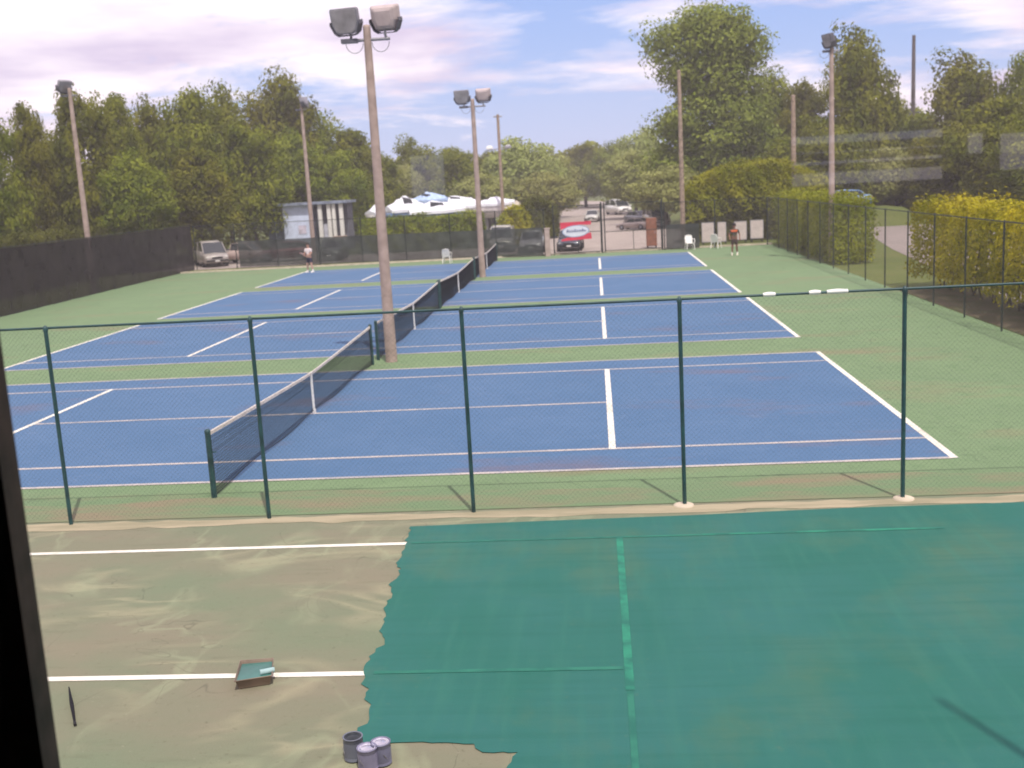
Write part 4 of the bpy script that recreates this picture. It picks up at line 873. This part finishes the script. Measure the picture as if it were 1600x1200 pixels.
    J = [(0, 0, .97, (.155, .125)), (0, 0, .87, (.16, .13))]; E = [(0, 1)]
    for s in (-1, 1):
        b = len(J); w = legspread*s; J += [(s*.10, 0, .80, .110), (s*.10+w*.32, -.02, .58, .095)]; E += [(1, b), (b, b+1)]
    skinned('shorts', J, E, shorts, p)
    for s in (-1, 1):
        w = s*.10+legspread*s
        mb = MB(); mb.loft([[(w+a*k, y_, z) for a, z in ((-1, .0), (-1.05, .035), (-.75, .035+h_), (.75, .035+h_), (1.05, .035), (1, .0))] for y_, k, h_ in ((.085, .030, .05), (.05, .042, .075), (-.02, .045, .065), (-.10, .050, .04), (-.17, .045, .025), (-.20, .028, .012))], smooth=True); mb.build('shoe', shoe, p)
        mb = MB(); mb.tube([(w, .02, .07), (w*.99, .015, .20)], [.048, .046], 12); mb.build('sock', M_white, p)
    return p
q = G(485, 426); skl = mat('light_skin', (.48, .28, .21), rough=.6, vary=.08); skd = mat('brown_skin', (.22, .11, .075), rough=.6, vary=.08)
p1 = person('person in a white top and dark shorts on the far left baseline', (q[0], q[1], 0.009), R(-25), skl, mat('white_shirt', (.72, .64, .64), vary=.06), mat('navy_shorts', (.018, .02, .045)), mat('dark_hair', (.03, .02, .015)), M_white,
            ((-.27, -.08, 1.16), (-.14, -.30, 1.10)), ((.27, -.08, 1.16), (.12, -.30, 1.08)), .12, .03)
q = G(1148, 399); p2 = person('person in a dark outfit with an orange chest band near the pale panels', (q[0], q[1], 0.004), R(-10), skd, mat('dark_green_shirt', (.075, .07, .05)), mat('brown_shorts', (.06, .04, .035)), mat('black_hair', (.015, .012, .012)), mat('cream_shoe', (.65, .60, .48)),
            ((-.29, -.02, 1.18), (-.25, -.22, 1.02)), ((.29, -.02, 1.18), (.30, -.2, .98)), .05, .02)
mb = MB(); rings = []
for z, k in ((1.33, 1.0), (1.36, 1.03), (1.42, 1.02), (1.44, .98)): rings.append([(.205*k*math.cos(t), -.02+.155*k*math.sin(t), z) for t in np.linspace(0, 2*math.pi, 20, endpoint=False)])
mb.loft(rings, cap=False, smooth=True); mb.build('orange_stripe', mat('orange_cloth', (.75, .16, .06)), p2)
def racket(label, loc, rx, rz):
    r = thing('tennis_racket', label, 'tennis racket', loc, rz); r.rotation_euler = (rx, 0, rz)
    MB().tube([(0, 0, -.08), (0, 0, .12)], .017, 8).build('grip', M_dark, r)
    mb = MB(); mb.tube([(0, 0, .12), (0, 0, .26)], .010, 6); mb.tube([(.13*math.sin(t), 0, .43-.17*math.cos(t)) for t in np.linspace(0, 2*math.pi, 24)], .010, 6); mb.build('frame', mat('racket_red', (.35, .05, .05)), r)
    mb = MB()
    for k in range(-5, 6):
        h_ = .16*math.sqrt(1-(k/6)**2); mb.tube([(k*.022, 0, .43-h_), (k*.022, 0, .43+h_)], .0012, 3); w_ = .125*math.sqrt(1-(k/6)**2); mb.tube([(-w_, .002, .43+k*.028), (w_, .002, .43+k*.028)], .0012, 3)
    mb.build('strings', M_white, r)
hp = Matrix.Rotation(R(-25), 4, 'Z') @ Vector((.11, -.37, 1.09)); q = p1.location
racket('tennis racket held low by the person in white', (q.x+hp.x, q.y+hp.y, hp.z), R(70), R(-25))

# ------------------------------------------------------------------ paint gear in the foreground
def can(label, loc, rz, body, lid, handle=True, h=.19, r=.082, group='paint cans at the bottom edge'):
    c = thing('paint_can', label, 'paint can', loc, rz, group)
    mb = MB(); mb.lathe([(.001, 0), (r, 0), (r+.003, .006), (r, .012), (r, h-.012), (r+.004, h-.006), (r+.004, h), (r-.008, h), (r-.008, h-.008)], 28); mb.build('body', body, c)
    mb = MB(); mb.lathe([(r-.0085, h-.004), (r-.02, h-.0005), (r-.024, h-.010), (.05, h-.011), (.03, h-.006), (.001, h-.004)], 28); mb.build('lid', lid, c)
    mb = MB(); mb.lathe([(r+.0012, h*.18), (r+.0016, h*.2), (r+.0016, h*.78), (r+.0012, h*.8)], 28); mb.build('label', body, c)
    mb = MB(); mb.tube([((r+.008)*math.cos(t), .0-.06*abs(math.sin(t)), h*.6-(.10)*math.sin(t)) for t in np.linspace(0, math.pi, 13)], .0025, 6); mb.build('handle', M_steel, c)
    return c
q = G(554, 1185); can('dark lidded paint can at the bottom edge, left of two shiny tins', (q[0], q[1], .005), .3, mat('blue_grey_label', (.14, .15, .19), rough=.4), mat('black_lid', (.02, .025, .03), rough=.35), h=.20)
q = G(576, 1201); can('shiny tin nearest the bottom edge of the photo', (q[0], q[1], .005), 1.0, mat('tin_label', (.20, .19, .28), rough=.3), M_chrome)
q = G(597, 1192); can('shiny tin at the bottom edge, right end of the group', (q[0], q[1], .005), 2.0, mat('tin_label2', (.16, .16, .24), rough=.3), M_chrome)
q = G(549, 1160); t = thing('paint_brush', 'small orange paint brush lying just above the dark lidded can', 'paint brush', (q[0], q[1], .012), R(95))
MB().tube([(-.02, 0, 0), (.05, 0, 0)], [.008, .010], 8).build('handle', mat('orange_handle', (.7, .32, .08)), t); MB().box(-.07, -.02, -.02, .02, -.008, .008).build('bristles', M_conc, t)
# tray
c4 = [G(*p_) for p_ in ((376, 1047), (430, 1043), (428, 1072), (366, 1082))]
t = thing('paint_tray', 'teal-filled paint tray lying on the white line', 'paint tray', (c4[0]+c4[2])/2*np.array([1, 1, 0])+np.array([0, 0, .001]), R(4))
ctr = (c4[0]+c4[2])/2; loc = [((p_-ctr)[0], (p_-ctr)[1]) for p_ in c4]
import cmath
loc = [(a*math.cos(R(4))+b*math.sin(R(4)), -a*math.sin(R(4))+b*math.cos(R(4))) for a, b in loc]
sc = lambda k: [(a*k, b*k) for a, b in loc]
rng = [[(a, b, z) for a, b in sc(k)] for k, z in ((.78, 0.0), (.93, .11), (.97, .11), (.97, .10), (.91, .10), (.78, .03))]
MB().loft(rng, smooth=False).build('tray', mat('tray_brown', (.20, .15, .115), rough=.5), t, bevel=.004)
n = 4; MB().add([(a, b, .075+.004*i) for i, (a, b) in enumerate(sc(.885))], [(3, 2, 1, 0)]).build('paint', mat('tray_teal', (.045, .145, .125), rough=.35, spec=.5, vary=.2), t)
MB().tube([(loc[2][0]*.55-.05, loc[2][1]*.55+.0, .105), (loc[2][0]*.55+.08, loc[2][1]*.55+.05, .105)], .028, 12).build('roller', mat('pale_teal_nap', (.30, .42, .42)), t)
a = G(108, 1076); b = G(117, 1131); t = thing('roller_pole', 'thin dark pole lying by the window frame below the white line', 'pole', (a[0], a[1], .012)); d = b-a
MB().tube([(0, 0, .004), tuple(d*.5+np.array([0, 0, .010])), (d[0], d[1], .004)], [.006, .018, .010], 8).build('shaft', mat('pole_black', (.006, .006, .010), rough=.9), t)
MB().tube([(d[0], d[1], .004), (d[0]*1.07, d[1]*1.07, .004)], .014, 8).build('grip', M_dark, t)

# ------------------------------------------------------------------ haze
HZ = True
if HZ:
    mb = MB(); mb.box(-250, 250, -60, 320, -1.1, 27); hz = mb.build('haze', bpy.data.materials.new('haze'))
    M = hz.data.materials[0]; M.use_nodes = True; t = M.node_tree; t.nodes.clear(); o = N('ShaderNodeOutputMaterial', t); v = N('ShaderNodeVolumePrincipled', t)
    v.inputs['Color'].default_value = (.97, .91, .95, 1); v.inputs['Density'].default_value = .0010; v.inputs['Anisotropy'].default_value = 0.0
    t.links.new(v.outputs[0], o.inputs['Volume']); hz['kind'] = 'stuff'; hz['label'] = 'thin pale summer haze over the courts'
